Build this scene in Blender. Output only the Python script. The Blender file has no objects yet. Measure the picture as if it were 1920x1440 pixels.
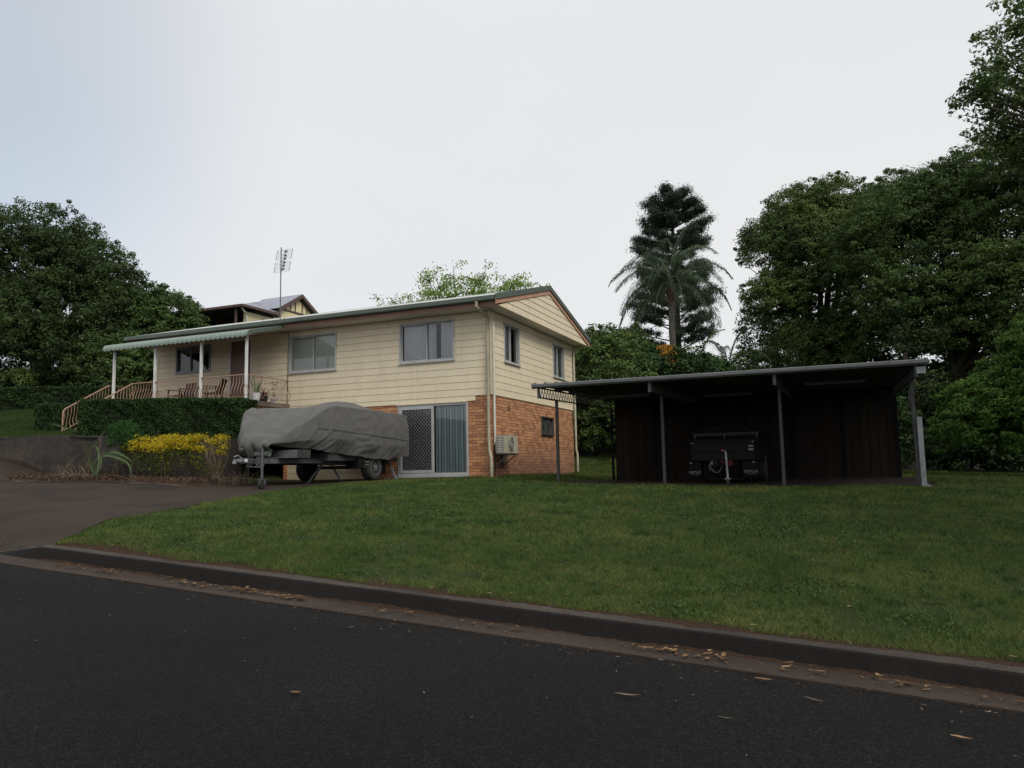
import bpy, bmesh, math, random
import numpy as np
from mathutils import Vector, Matrix

# ------------------------------------------------------------------ camera, sky, sun, exposure
# World frame: x runs along the street to the right, y away from the street, z up (metres).
SC = bpy.context.scene
COL = SC.collection
CAM = (8.723, -19.176, 1.6)
TH = .3998
EX = np.array([math.cos(TH), math.sin(TH), 0.]); EY = np.array([-math.sin(TH), math.cos(TH), 0.])
def cam_setup():
    pitch, roll = .11115, .01917
    cp, sp = math.cos(pitch), math.sin(pitch); c, s = math.cos(roll), math.sin(roll)
    r = EX.copy(); u = -sp * EY + np.array([0, 0, cp]); f = cp * EY + np.array([0, 0, sp])
    r2 = c * r - s * u; u2 = s * r + c * u
    m = Matrix(((r2[0], u2[0], -f[0], CAM[0]), (r2[1], u2[1], -f[1], CAM[1]), (r2[2], u2[2], -f[2], CAM[2]), (0, 0, 0, 1)))
    cd = bpy.data.cameras.new('camera'); co = bpy.data.objects.new('camera', cd); COL.objects.link(co)
    co.matrix_world = m
    cd.sensor_width = 36; cd.sensor_fit = 'HORIZONTAL'; cd.lens = 36 * 1437 / 1920
    cd.clip_start = .1; cd.clip_end = 3000
    SC.camera = co
cam_setup()

SUN_EL, SUN_AZ = math.radians(44), math.atan2(.86, -.5)    # towards the sun: +x, -y
def sky_setup():
    w = bpy.data.worlds.new('World'); SC.world = w; w.use_nodes = True
    nt = w.node_tree; nt.nodes.clear(); N = nt.nodes.new; Lk = nt.links.new
    out = N('ShaderNodeOutputWorld'); bg = N('ShaderNodeBackground'); bg.inputs[1].default_value = .12
    sky = N('ShaderNodeTexSky'); sky.sky_type = 'NISHITA'; sky.sun_disc = False
    sky.sun_elevation = SUN_EL; sky.sun_rotation = SUN_AZ; sky.dust_density = 2.0; sky.altitude = 100
    tc = N('ShaderNodeTexCoord')
    nz = N('ShaderNodeTexNoise'); nz.inputs['Scale'].default_value = 1.3; nz.inputs['Detail'].default_value = 4; nz.inputs['Roughness'].default_value = .45
    mp = N('ShaderNodeMapping'); mp.inputs['Scale'].default_value = (1, 1, 2.2)
    Lk(tc.outputs['Generated'], mp.inputs[0]); Lk(mp.outputs[0], nz.inputs['Vector'])
    # thinner cloud towards the upper left of the view
    dot = N('ShaderNodeVectorMath'); dot.operation = 'DOT_PRODUCT'
    d = (-EX * .92 + EY * .80 + np.array([0, 0, .52])); d /= np.linalg.norm(d)
    dot.inputs[1].default_value = tuple(d); nrm = N('ShaderNodeVectorMath'); nrm.operation = 'NORMALIZE'
    Lk(tc.outputs['Generated'], nrm.inputs[0]); Lk(nrm.outputs[0], dot.inputs[0])
    mr = N('ShaderNodeMapRange'); mr.inputs['From Min'].default_value = .86; mr.inputs['From Max'].default_value = 1.0; mr.interpolation_type = 'SMOOTHSTEP'
    mr.inputs['To Min'].default_value = 0; mr.inputs['To Max'].default_value = .40
    Lk(dot.outputs['Value'], mr.inputs['Value'])
    mr2 = N('ShaderNodeMapRange'); mr2.inputs['From Min'].default_value = .35; mr2.inputs['From Max'].default_value = .7
    mr2.inputs['To Min'].default_value = .08; mr2.inputs['To Max'].default_value = 0
    Lk(nz.outputs['Fac'], mr2.inputs['Value'])
    ad = N('ShaderNodeMath'); ad.operation = 'ADD'; Lk(mr.outputs[0], ad.inputs[0]); Lk(mr2.outputs[0], ad.inputs[1])
    mix = N('ShaderNodeMix'); mix.data_type = 'RGBA'
    mix.inputs[6].default_value = (6.88, 6.97, 7.08, 1)
    Lk(ad.outputs[0], mix.inputs[0]); tint = N('ShaderNodeVectorMath'); tint.operation = 'MULTIPLY'; tint.inputs[1].default_value = (.98, 1.12, 1.10); Lk(sky.outputs[0], tint.inputs[0]); Lk(tint.outputs[0], mix.inputs[7])
    Lk(mix.outputs[2], bg.inputs[0]); Lk(bg.outputs[0], out.inputs[0])
    ld = bpy.data.lights.new('sun', 'SUN'); ld.energy = 2.1; ld.angle = math.radians(28); ld.color = (1, .95, .86)
    lo = bpy.data.objects.new('sun', ld); COL.objects.link(lo)
    v = Vector((math.cos(SUN_EL) * .86 / math.hypot(.86, .5), -math.cos(SUN_EL) * .5 / math.hypot(.86, .5), math.sin(SUN_EL)))
    lo.rotation_euler = v.to_track_quat('Z', 'Y').to_euler()
    sky.sun_rotation = math.atan2(v.x, v.y)
sky_setup()
SC.view_settings.view_transform = 'Standard'; SC.view_settings.look = 'None'
SC.view_settings.exposure = 0.0; SC.view_settings.gamma = 1

# ------------------------------------------------------------------ helpers
rnd = random.Random(7)
rng = np.random.default_rng(11)

def tag(o, label=None, cat=None, group=None, kind=None):
    if label: o['label'] = label
    if cat: o['category'] = cat
    if group: o['group'] = group
    if kind: o['kind'] = kind
    return o
def thing(name, label, cat, loc=(0, 0, 0), rz=0, group=None):
    o = bpy.data.objects.new(name, None); COL.objects.link(o); o.location = loc; o.rotation_euler = (0, 0, rz)
    o.empty_display_size = .2
    return tag(o, label, cat, group)

class MB:
    def __init__(s, T=None): s.v = []; s.f = []; s.T = T
    def add(s, vs, fs):
        n = len(s.v)
        s.v += [tuple(s.T(*p)) if s.T else tuple(p) for p in vs]
        s.f += [tuple(n + i for i in f) for f in fs]
        return s
    def box(s, x0, y0, z0, x1, y1, z1):
        s.add([(x0, y0, z0), (x1, y0, z0), (x1, y1, z0), (x0, y1, z0), (x0, y0, z1), (x1, y0, z1), (x1, y1, z1), (x0, y1, z1)],
              [(0, 3, 2, 1), (4, 5, 6, 7), (0, 1, 5, 4), (1, 2, 6, 5), (2, 3, 7, 6), (3, 0, 4, 7)]); return s
    def beam(s, a, b, w, h=None, up=(0, 0, 1)):
        h = h or w; a = Vector(a); b = Vector(b); d = (b - a).normalized(); up = Vector(up)
        if abs(d.dot(up)) > .98: up = Vector((1, 0, 0))
        r = d.cross(up).normalized(); u = r.cross(d).normalized()
        P = []
        for q in (a, b):
            for sx, sy in ((-1, -1), (1, -1), (1, 1), (-1, 1)): P.append(q + r * sx * w / 2 + u * sy * h / 2)
        s.add(P, [(0, 1, 2, 3), (7, 6, 5, 4), (0, 4, 5, 1), (1, 5, 6, 2), (2, 6, 7, 3), (3, 7, 4, 0)]); return s
    def tube(s, pts, rad, n=8, cap=True):
        pts = [Vector(p) for p in pts]; m = len(pts)
        if not hasattr(rad, '__len__'): rad = [rad] * m
        V = []; pu = None
        for i, p in enumerate(pts):
            d = (pts[min(i + 1, m - 1)] - pts[max(i - 1, 0)])
            d = d.normalized() if d.length > 1e-9 else Vector((0, 0, 1))
            if pu is None:
                pu = Vector((0, 0, 1)) if abs(d.z) < .9 else Vector((1, 0, 0))
            r = d.cross(pu); r = r.normalized() if r.length > 1e-6 else Vector((1, 0, 0)); u = r.cross(d).normalized(); pu = u
            for k in range(n):
                a = 2 * math.pi * k / n; V.append(p + r * math.cos(a) * rad[i] + u * math.sin(a) * rad[i])
        F = [(i * n + k, i * n + (k + 1) % n, (i + 1) * n + (k + 1) % n, (i + 1) * n + k) for i in range(m - 1) for k in range(n)]
        if cap: F += [tuple(range(n))[::-1], tuple((m - 1) * n + k for k in range(n))]
        s.add(V, F); return s
    def prism(s, out, d):
        n = len(out); d = Vector(d)
        V = [Vector(p) for p in out] + [Vector(p) + d for p in out]
        s.add(V, [tuple(range(n))[::-1], tuple(range(n, 2 * n))] + [(i, (i + 1) % n, n + (i + 1) % n, n + i) for i in range(n)]); return s
    def grid(s, P):
        """P: rows of points -> sheet"""
        r = len(P); c = len(P[0])
        s.add([p for row in P for p in row], [(i * c + j, i * c + j + 1, (i + 1) * c + j + 1, (i + 1) * c + j) for i in range(r - 1) for j in range(c - 1)]); return s
    def lathe(s, prof, cx=0, cy=0, n=20):
        V = [(cx + r * math.cos(2 * math.pi * k / n), cy + r * math.sin(2 * math.pi * k / n), z) for r, z in prof for k in range(n)]
        m = len(prof)
        F = [(i * n + k, i * n + (k + 1) % n, (i + 1) * n + (k + 1) % n, (i + 1) * n + k) for i in range(m - 1) for k in range(n)]
        F += [tuple(range(n))[::-1], tuple((m - 1) * n + k for k in range(n))]
        s.add(V, F); return s
    def wheel(s, c, ax, r, w, n=28, prof=None):
        """tyre-like solid of revolution round axis ax (unit), centre c"""
        ax = Vector(ax).normalized(); u = ax.orthogonal().normalized(); v = ax.cross(u); c = Vector(c)
        prof = prof or [(r * .62, -w / 2), (r * .9, -w / 2), (r * .98, -w * .38), (r, -w * .2), (r, w * .2), (r * .98, w * .38), (r * .9, w / 2), (r * .62, w / 2)]
        V = [c + ax * h + (u * math.cos(2 * math.pi * k / n) + v * math.sin(2 * math.pi * k / n)) * q for q, h in prof for k in range(n)]
        m = len(prof)
        F = [(i * n + k, i * n + (k + 1) % n, (i + 1) * n + (k + 1) % n, (i + 1) * n + k) for i in range(m - 1) for k in range(n)]
        F += [tuple(range(n))[::-1], tuple((m - 1) * n + k for k in range(n))]
        s.add(V, F); return s
    def build(s, name, mat=None, parent=None, smooth=False, bevel=0, label=None):
        me = bpy.data.meshes.new(name); me.from_pydata([tuple(p) for p in s.v], [], s.f)
        bm = bmesh.new(); bm.from_mesh(me); bmesh.ops.recalc_face_normals(bm, faces=bm.faces[:])
        bm.to_mesh(me); bm.free()
        if smooth:
            me.polygons.foreach_set('use_smooth', [True] * len(me.polygons))
            try: me.set_sharp_from_angle(angle=math.radians(40))
            except Exception: pass
        o = bpy.data.objects.new(name, me); COL.objects.link(o)
        if mat: me.materials.append(mat)
        if parent: attach(o, parent)
        if bevel:
            b = o.modifiers.new('bevel', 'BEVEL'); b.width = bevel; b.segments = 2; b.limit_method = 'ANGLE'; b.angle_limit = .6
        if label: o['label'] = label
        return o
def wmat(o):
    m = Matrix.LocRotScale(o.location, o.rotation_euler, None)
    return wmat(o.parent) @ o.matrix_parent_inverse @ m if o.parent else m
def attach(o, parent):
    """coordinates in the mesh are world coordinates; keep them while parenting"""
    o.parent = parent; o.matrix_parent_inverse = wmat(parent).inverted()

def npmesh(name, V, F, mat, parent=None, smooth=False):
    """V (n,3) float, F (m,k) int of constant k"""
    me = bpy.data.meshes.new(name); m, k = F.shape
    me.vertices.add(len(V)); me.vertices.foreach_set('co', V.astype(np.float32).ravel())
    me.loops.add(m * k); me.loops.foreach_set('vertex_index', F.astype(np.int32).ravel())
    me.polygons.add(m); me.polygons.foreach_set('loop_start', np.arange(0, m * k, k, dtype=np.int32))
    try: me.polygons.foreach_set('loop_total', np.full(m, k, dtype=np.int32))
    except Exception: pass
    if smooth: me.polygons.foreach_set('use_smooth', np.ones(m, dtype=bool))
    me.update(calc_edges=True)
    me.materials.append(mat)
    o = bpy.data.objects.new(name, me); COL.objects.link(o)
    if parent: attach(o, parent)
    return o

# ------------------------------------------------------------------ materials
class NT:
    def __init__(s, name):
        s.m = bpy.data.materials.new(name); s.m.use_nodes = True; s.t = s.m.node_tree
        s.b = s.t.nodes['Principled BSDF']; s.out = s.t.nodes['Material Output']
        s.tc = s.n('ShaderNodeTexCoord')
    def n(s, k, **a):
        x = s.t.nodes.new(k)
        for q, v in a.items(): setattr(x, q, v)
        return x
    def l(s, a, b): s.t.links.new(a, b)
    def noise(s, scale, detail=4, rough=.55, vec=None, stretch=None):
        z = s.n('ShaderNodeTexNoise'); z.inputs['Scale'].default_value = scale; z.inputs['Detail'].default_value = detail; z.inputs['Roughness'].default_value = rough
        src = vec or s.tc.outputs['Object']
        if stretch:
            mp = s.n('ShaderNodeMapping'); mp.inputs['Scale'].default_value = stretch; s.l(src, mp.inputs[0]); src = mp.outputs[0]
        s.l(src, z.inputs['Vector']); return z.outputs['Fac']
    def ramp(s, fac, stops):
        r = s.n('ShaderNodeValToRGB'); e = r.color_ramp.elements
        e[0].position, e[0].color = stops[0][0], (*stops[0][1], 1); e[1].position, e[1].color = stops[-1][0], (*stops[-1][1], 1)
        for p, c in stops[1:-1]:
            q = e.new(p); q.color = (*c, 1)
        s.l(fac, r.inputs[0]); return r.outputs[0]
    def mix(s, fac, a, b, mode='MIX'):
        x = s.n('ShaderNodeMix', data_type='RGBA', blend_type=mode)
        for i, v in ((0, fac), (6, a), (7, b)):
            if hasattr(v, 'is_output') or hasattr(v, 'links'): s.l(v, x.inputs[i])
            elif i == 0: x.inputs[0].default_value = v
            else: x.inputs[i].default_value = (*v, 1)
        return x.outputs[2]
    def math(s, op, a, b=0.0, clamp=False):
        x = s.n('ShaderNodeMath', operation=op); x.use_clamp = clamp
        for i, v in enumerate((a, b)):
            if isinstance(v, (int, float)): x.inputs[i].default_value = v
            else: s.l(v, x.inputs[i])
        return x.outputs[0]
    def bump(s, h, strength=.3, dist=.01):
        b = s.n('ShaderNodeBump'); b.inputs['Strength'].default_value = strength; b.inputs['Distance'].default_value = dist
        s.l(h, b.inputs['Height']); s.l(b.outputs[0], s.b.inputs['Normal'])
    def col(s, c):
        if hasattr(c, 'links'): s.l(c, s.b.inputs['Base Color'])
        else: s.b.inputs['Base Color'].default_value = (*c, 1)
    def set(s, rough=.6, metal=0., spec=None):
        s.b.inputs['Roughness'].default_value = rough; s.b.inputs['Metallic'].default_value = metal
        if spec is not None: s.b.inputs['Specular IOR Level'].default_value = spec
        return s

def paint(name, c, rough=.55, metal=0, var=.12, scale=3.0, bump=0, dirt=None, spec=None):
    t = NT(name); f = t.noise(scale, 5)
    a = tuple(x * (1 - var) for x in c); b = tuple(min(1, x * (1 + var)) for x in c)
    k = t.ramp(f, [(.3, a), (.7, b)])
    if dirt:
        g = t.noise(scale * 3.1, 6, .7, stretch=(1, 1, .25)); g = t.ramp(g, [(.52, (0, 0, 0)), (.75, (1, 1, 1))])
        k = t.mix(g, k, dirt)
    t.col(k); t.set(rough, metal, spec)
    if bump: t.bump(t.noise(scale * 25, 3), bump, .004)
    return t.m

M = {}
M['white'] = paint('white_paint', (.66, .67, .66), .5, dirt=(.45, .45, .42))
M['offwhite'] = paint('off_white_enamel', (.50, .49, .42), .5, dirt=(.34, .33, .27))
M['pipe'] = paint('weathered_cream_pipe', (.39, .365, .265), .55, dirt=(.25, .235, .16), var=.18)
M['conduit'] = paint('pale_conduit', (.55, .54, .47), .5)
M['alu'] = paint('grey_aluminium', (.40, .41, .41), .5, .1)
M['alu_dark'] = paint('dull_grey_aluminium', (.20, .22, .235), .45, .3)
M['galv'] = paint('galvanised_steel', (.24, .25, .26), .5, .5, var=.25, scale=8)
M['galv_dark'] = paint('aged_galvanised_steel', (.085, .09, .095), .55, .3, var=.25, scale=6)
M['post'] = paint('dull_dark_steel', (.050, .052, .052), .55, .2, var=.25, scale=6)
M['darksteel'] = paint('dark_grey_steel', (.055, .058, .06), .5, .2)
M['black'] = paint('matt_black', (.008, .008, .0085), .7, spec=.12)
M['blackplastic'] = paint('black_plastic', (.009, .009, .009), .6, spec=.15)
M['rubber'] = paint('tyre_rubber', (.022, .022, .022), .85, bump=.3, scale=6)
M['rim'] = paint('alloy_wheel', (.30, .30, .31), .35, .7)
M['green_metal'] = paint('green_painted_steel', (.082, .106, .084), .45, var=.07, scale=1.2, dirt=(.055, .072, .06))
M['awning'] = paint('faded_green_awning', (.185, .24, .208), .5, var=.08, scale=1.5, dirt=(.14, .20, .165))
M['brown_fascia'] = paint('brown_fascia', (.20, .105, .075), .6, var=.15)
M['barge'] = paint('salmon_barge_board', (.44, .245, .165), .6, var=.12)
M['rail'] = paint('tan_railing', (.36, .225, .155), .5, var=.12, scale=5)
M['chair'] = paint('dark_red_timber', (.075, .024, .018), .5, var=.25, scale=8)
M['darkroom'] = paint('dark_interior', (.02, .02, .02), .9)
M['door_wood'] = paint('brown_door', (.165, .105, .085), .5, var=.1)
M['cream'] = paint('cream_paint', (.62, .54, .38), .6, var=.05, scale=1.5, dirt=(.52, .44, .30))
M['cream_door'] = paint('cream_tilt_door', (.55, .48, .33), .55, var=.06)
M['soffit'] = paint('soffit_sheet', (.66, .62, .55), .7, var=.04)
M['nroof'] = paint('blue_grey_roof', (.26, .275, .33), .5, 0, var=.12)
M['nbrown'] = paint('brown_trim', (.085, .05, .042), .6)
M['ncream'] = paint('neighbour_cream', (.68, .60, .36), .6, var=.06)
M['soil'] = paint('garden_soil', (.055, .034, .024), .95, var=.5, scale=14, bump=.8)
M['pot_white'] = paint('white_pot', (.5, .5, .49), .5)
M['pot_dark'] = paint('dark_pot', (.02, .018, .03), .4)
M['red'] = paint('red_plastic', (.35, .02, .03), .5)
M['yellow'] = paint('yellow_plastic', (.6, .5, .05), .5)
M['chain'] = paint('bright_chain', (.45, .44, .38), .4, .6)
M['text'] = paint('silver_lettering', (.26, .265, .27), .5)
M['tank'] = paint('grey_green_tank', (.20, .23, .20), .5)
M['cyan'] = paint('blue_tape', (.10, .30, .38), .5)
M['bark'] = paint('bark', (.045, .037, .030), .9, var=.4, scale=6, bump=.6)
M['palm_trunk'] = paint('palm_trunk', (.13, .12, .10), .9, var=.3, scale=4, bump=.4)
M['sheath'] = paint('rusty_palm_sheath', (.095, .050, .030), .7, var=.3)
M['stick'] = paint('dry_stems', (.13, .092, .06), .85, var=.3, scale=9)

def mat_siding():
    t = NT('cream_weatherboard')
    c = t.ramp(t.noise(.9, 4, stretch=(1, 1, 3)), [(.3, (.675, .585, .425)), (.7, (.735, .64, .47))])
    st = t.ramp(t.noise(2.2, 6, .65, stretch=(2.2, 2.2, .35)), [(.48, (0, 0, 0)), (.80, (.6, .6, .6))])
    c = t.mix(st, c, (.54, .46, .31)); t.col(c); t.set(.55)
    t.bump(t.noise(60, 3, stretch=(1, 1, .3)), .08, .003); return t.m
M['siding'] = mat_siding()

def mat_brick():
    t = NT('orange_brick')
    sx = t.n('ShaderNodeSeparateXYZ'); t.l(t.tc.outputs['Object'], sx.inputs[0])
    u = t.math('ADD', sx.outputs[0], sx.outputs[1]); cb = t.n('ShaderNodeCombineXYZ'); t.l(u, cb.inputs[0]); t.l(sx.outputs[2], cb.inputs[1])
    b = t.n('ShaderNodeTexBrick'); t.l(cb.outputs[0], b.inputs['Vector'])
    b.inputs['Scale'].default_value = 1; b.inputs['Brick Width'].default_value = .24; b.inputs['Row Height'].default_value = .0864
    b.inputs['Mortar Size'].default_value = .0065; b.inputs['Mortar Smooth'].default_value = .3; b.inputs['Bias'].default_value = -.25
    b.inputs['Color1'].default_value = (.56, .28, .13, 1); b.inputs['Color2'].default_value = (.36, .16, .09, 1); b.inputs['Mortar'].default_value = (.115, .075, .05, 1)
    # per-brick hue: second brick texture with other bias
    b2 = t.n('ShaderNodeTexBrick'); t.l(cb.outputs[0], b2.inputs['Vector'])
    b2.inputs['Scale'].default_value = 1; b2.inputs['Brick Width'].default_value = .24; b2.inputs['Row Height'].default_value = .0864
    b2.inputs['Mortar Size'].default_value = 0; b2.inputs['Bias'].default_value = 0
    b2.inputs['Color1'].default_value = (1, 1, 1, 1); b2.inputs['Color2'].default_value = (.76, .70, .70, 1); b2.inputs['Mortar'].default_value = (1, 1, 1, 1)
    b2.offset_frequency = 2
    f = t.ramp(t.noise(30, 4), [(.3, (.82, .82, .82)), (.75, (1.12, 1.1, 1.06))])
    c = t.mix(1, b.outputs[0], b2.outputs[0], 'MULTIPLY'); c = t.mix(1, c, f, 'MULTIPLY')
    # damp reddish bloom low on the wall with a ragged upper edge
    h = t.math('ADD', t.math('MULTIPLY', sx.outputs[2], -1.0), t.math('MULTIPLY', t.noise(1.1, 5), 1.6))
    hf = t.ramp(h, [(-.0, (0, 0, 0)), (.0001, (0, 0, 0))])
    st = t.n('ShaderNodeMapRange'); st.inputs['From Min'].default_value = -1.75; st.inputs['From Max'].default_value = -.85; st.inputs['To Max'].default_value = .75
    t.l(h, st.inputs['Value']); gate = t.n('ShaderNodeMapRange'); gate.inputs['From Min'].default_value = -.4; gate.inputs['From Max'].default_value = .2
    t.l(sx.outputs[0], gate.inputs['Value'])
    c = t.mix(t.math('MULTIPLY', st.outputs[0], gate.outputs[0]), c, (.11, .058, .048))
    t.col(c); t.set(.85); t.bump(t.math('MULTIPLY', b.outputs['Fac'], -1.0), .7, .006); return t.m
M['brick'] = mat_brick()

def mat_asphalt():
    t = NT('asphalt')
    v = t.n('ShaderNodeTexVoronoi'); v.inputs['Scale'].default_value = 95; t.l(t.tc.outputs['Object'], v.inputs['Vector'])
    g = t.noise(70, 2)
    c = t.ramp(v.outputs['Color'], [(.2, (.0020, .0019, .0019)), (.6, (.0042, .0040, .0040)), (.93, (.024, .0225, .0225))])
    w = t.ramp(t.noise(.6, 4), [(.35, (.72, .72, .74)), (.7, (1.28, 1.25, 1.24))])
    c = t.mix(1, c, w, 'MULTIPLY')
    # brown grit drifting near the gutter
    sx = t.n('ShaderNodeSeparateXYZ'); t.l(t.tc.outputs['Object'], sx.inputs[0])
    e = t.n('ShaderNodeMapRange'); e.inputs['From Min'].default_value = -13.9; e.inputs['From Max'].default_value = -13.2; t.l(sx.outputs[1], e.inputs['Value'])
    gr = t.ramp(t.noise(26, 4, .7), [(.5, (0, 0, 0)), (.62, (.55, .55, .55))])
    c = t.mix(t.math('MULTIPLY', gr, e.outputs[0]), c, (.036, .026, .020))
    t.col(c); t.set(.8, 0, .16)
    h = t.math('ADD', t.math('MULTIPLY', v.outputs['Distance'], -1.0), g); t.bump(h, .9, .012); return t.m
M['asphalt'] = mat_asphalt()

def mat_concrete(name, a, b, stain, spec=.3, sc=1.0):
    t = NT(name)
    c = t.ramp(t.noise(1.4 * sc, 6, .65), [(.3, a), (.7, b)])
    s1 = t.ramp(t.noise(.45 * sc, 5, .6), [(.48, (0, 0, 0)), (.66, (.8, .8, .8))]); c = t.mix(s1, c, stain)
    g = t.ramp(t.noise(70, 3, .8), [(.38, (.55, .55, .55)), (.60, (1.1, 1.08, 1.05)), (.72, (2.2, 2.15, 2.05))]); c = t.mix(1, c, g, 'MULTIPLY')
    t.col(c); t.set(.9, 0, spec); t.bump(t.noise(80, 4, .7), .45, .006); return t.m
M['driveway'] = mat_concrete('old_concrete_drive', (.027, .0172, .0112), (.044, .0285, .0195), (.015, .010, .007))
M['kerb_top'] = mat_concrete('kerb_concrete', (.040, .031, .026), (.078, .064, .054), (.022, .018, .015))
M['kerb_face'] = mat_concrete('shaded_kerb_concrete', (.008, .0068, .0062), (.015, .012, .011), (.006, .0054, .005))  # shade on the street-facing side is put into this near-black colour
M['channel'] = mat_concrete('channel_concrete', (.038, .027, .021), (.056, .041, .032), (.024, .017, .0135))
M['slab'] = mat_concrete('slab_concrete', (.14, .11, .09), (.2, .165, .14), (.09, .07, .055))

def mat_block():
    t = NT('weathered_concrete_block')
    sx = t.n('ShaderNodeSeparateXYZ'); t.l(t.tc.outputs['Object'], sx.inputs[0])
    cb = t.n('ShaderNodeCombineXYZ'); t.l(sx.outputs[0], cb.inputs[0]); t.l(sx.outputs[2], cb.inputs[1])
    b = t.n('ShaderNodeTexBrick'); t.l(cb.outputs[0], b.inputs['Vector'])
    b.inputs['Scale'].default_value = 1; b.inputs['Brick Width'].default_value = .4; b.inputs['Row Height'].default_value = .2
    b.inputs['Mortar Size'].default_value = .006; b.inputs['Mortar Smooth'].default_value = .4
    b.inputs['Color1'].default_value = (.060, .046, .036, 1); b.inputs['Color2'].default_value = (.036, .029, .024, 1); b.inputs['Mortar'].default_value = (.028, .022, .019, 1)
    s1 = t.ramp(t.noise(1.1, 6, .65), [(.42, (0, 0, 0)), (.62, (.9, .9, .9))]); c = t.mix(s1, b.outputs[0], (.018, .017, .015))
    s2 = t.ramp(t.noise(2.6, 7, .75, stretch=(1, 1, .5)), [(.56, (0, 0, 0)), (.68, (.6, .6, .6))]); c = t.mix(s2, c, (.13, .105, .085))
    t.col(c); t.set(.95); t.bump(t.math('MULTIPLY', b.outputs['Fac'], -1.0), .5, .006); return t.m
M['block'] = mat_block()

def mat_fabric():
    t = NT('grey_cover_fabric')
    c = t.ramp(t.noise(1.8, 5), [(.3, (.072, .071, .068)), (.7, (.090, .089, .085))])
    s = t.ramp(t.noise(7, 6, .7), [(.55, (0, 0, 0)), (.8, (.35, .35, .35))]); c = t.mix(s, c, (.10, .096, .088))
    t.col(c); t.set(.9); t.b.inputs['Sheen Weight'].default_value = .15
    t.bump(t.math('ADD', t.noise(7, 6, .65), t.math('MULTIPLY', t.noise(240, 2), .12)), .7, .03); return t.m
M['fabric'] = mat_fabric()

def mat_glass():
    t = NT('window_glass'); gl = t.n('ShaderNodeBsdfGlossy'); gl.inputs['Roughness'].default_value = .015; gl.inputs[0].default_value = (.9, .92, .93, 1)
    tr = t.n('ShaderNodeBsdfTransparent'); tr.inputs[0].default_value = (.90, .92, .92, 1)
    fr = t.n('ShaderNodeFresnel'); fr.inputs[0].default_value = 1.6
    f = t.math('MULTIPLY', fr.outputs[0], 1.15, True); mx = t.n('ShaderNodeMixShader'); t.l(f, mx.inputs[0]); t.l(tr.outputs[0], mx.inputs[1]); t.l(gl.outputs[0], mx.inputs[2])
    t.l(mx.outputs[0], t.out.inputs[0]); return t.m
M['glass'] = mat_glass()
def mat_cloth(name, c, trans=.2):
    t = NT(name); t.col(t.ramp(t.noise(5, 4, stretch=(1, 1, .15)), [(.3, tuple(x * .88 for x in c)), (.7, c)])); t.set(.9); return t.m
M['sheer'] = mat_cloth('grey_sheer_curtain', (.66, .66, .70))
M['blind'] = mat_cloth('pale_venetian_blind', (.84, .86, .78))
M['vblind_blue'] = mat_cloth('blue_vertical_blind', (.50, .66, .72))
M['vblind_grey'] = mat_cloth('grey_vertical_blind', (.46, .49, .49))

def mat_shed():
    t = NT('shed_sheet'); c = t.ramp(t.noise(1.2, 6, .6, stretch=(2, 2, .3)), [(.3, (.019, .0155, .013)), (.7, (.034, .0275, .023))])
    s = t.ramp(t.noise(1.6, 6, .7), [(.56, (0, 0, 0)), (.72, (.6, .6, .6))]); c = t.mix(s, c, (.012, .009, .0075)); t.col(c); t.set(.85, 0, .12); return t.m
M['shed'] = mat_shed()

def mat_leaf(name, dark, mid, light, sc=.7, trans=.25, rough=.62):
    t = NT(name)
    g = t.n('ShaderNodeNewGeometry')
    f = t.math('ADD', t.math('MULTIPLY', t.noise(sc, 3), .75), t.math('MULTIPLY', g.outputs['Random Per Island'], .32))
    c = t.ramp(f, [(.30, dark), (.52, mid), (.78, light)])
    t.col(c); t.set(rough, 0, .18)
    tr = t.n('ShaderNodeBsdfTranslucent'); t.l(c, tr.inputs[0])
    mx = t.n('ShaderNodeMixShader'); mx.inputs[0].default_value = trans
    t.l(t.b.outputs[0], mx.inputs[1]); t.l(tr.outputs[0], mx.inputs[2]); t.l(mx.outputs[0], t.out.inputs[0]); return t.m
M['leaf_dark'] = mat_leaf('dark_green_leaves', (.015, .028, .010), (.034, .060, .018), (.080, .120, .032))
M['leaf_mid'] = mat_leaf('mid_green_leaves', (.030, .056, .016), (.068, .112, .030), (.155, .205, .055), .45)
M['leaf_right'] = mat_leaf('deep_green_leaves', (.020, .040, .012), (.050, .090, .024), (.125, .180, .048), .45)
M['leaf_bright'] = mat_leaf('bright_green_leaves', (.026, .066, .010), (.058, .125, .018), (.115, .20, .034), .8)
M['leaf_lime'] = mat_leaf('lime_green_leaves', (.12, .19, .035), (.20, .30, .06), (.30, .40, .09), 1.5, .35)
M['leaf_pine'] = mat_leaf('pine_needles', (.016, .026, .019), (.026, .044, .027), (.045, .072, .036), .5, .1)
M['leaf_palm'] = mat_leaf('palm_leaflets', (.045, .068, .042), (.080, .115, .068), (.13, .17, .095), .6, .25)
M['leaf_hedge'] = mat_leaf('clipped_hedge_leaves', (.013, .028, .010), (.026, .054, .015), (.052, .095, .026), 2.0, .15)
M['leaf_gold'] = mat_leaf('golden_leaves', (.13, .14, .010), (.42, .33, .014), (.66, .50, .03), 3, .3)
M['leaf_goldgreen'] = mat_leaf('yellow_green_leaves', (.035, .060, .010), (.075, .110, .014), (.20, .20, .02), 3, .3)
M['leaf_shrub'] = mat_leaf('fresh_green_leaves', (.018, .055, .014), (.032, .090, .022), (.055, .130, .030), 3, .3)
M['leaf_purple'] = mat_leaf('purple_blossom', (.07, .055, .07), (.12, .09, .12), (.18, .14, .18), 2, .3)
M['orange_seed'] = mat_leaf('orange_fruit_strands', (.30, .13, .02), (.50, .24, .03), (.60, .32, .05), 3, .2)
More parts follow.
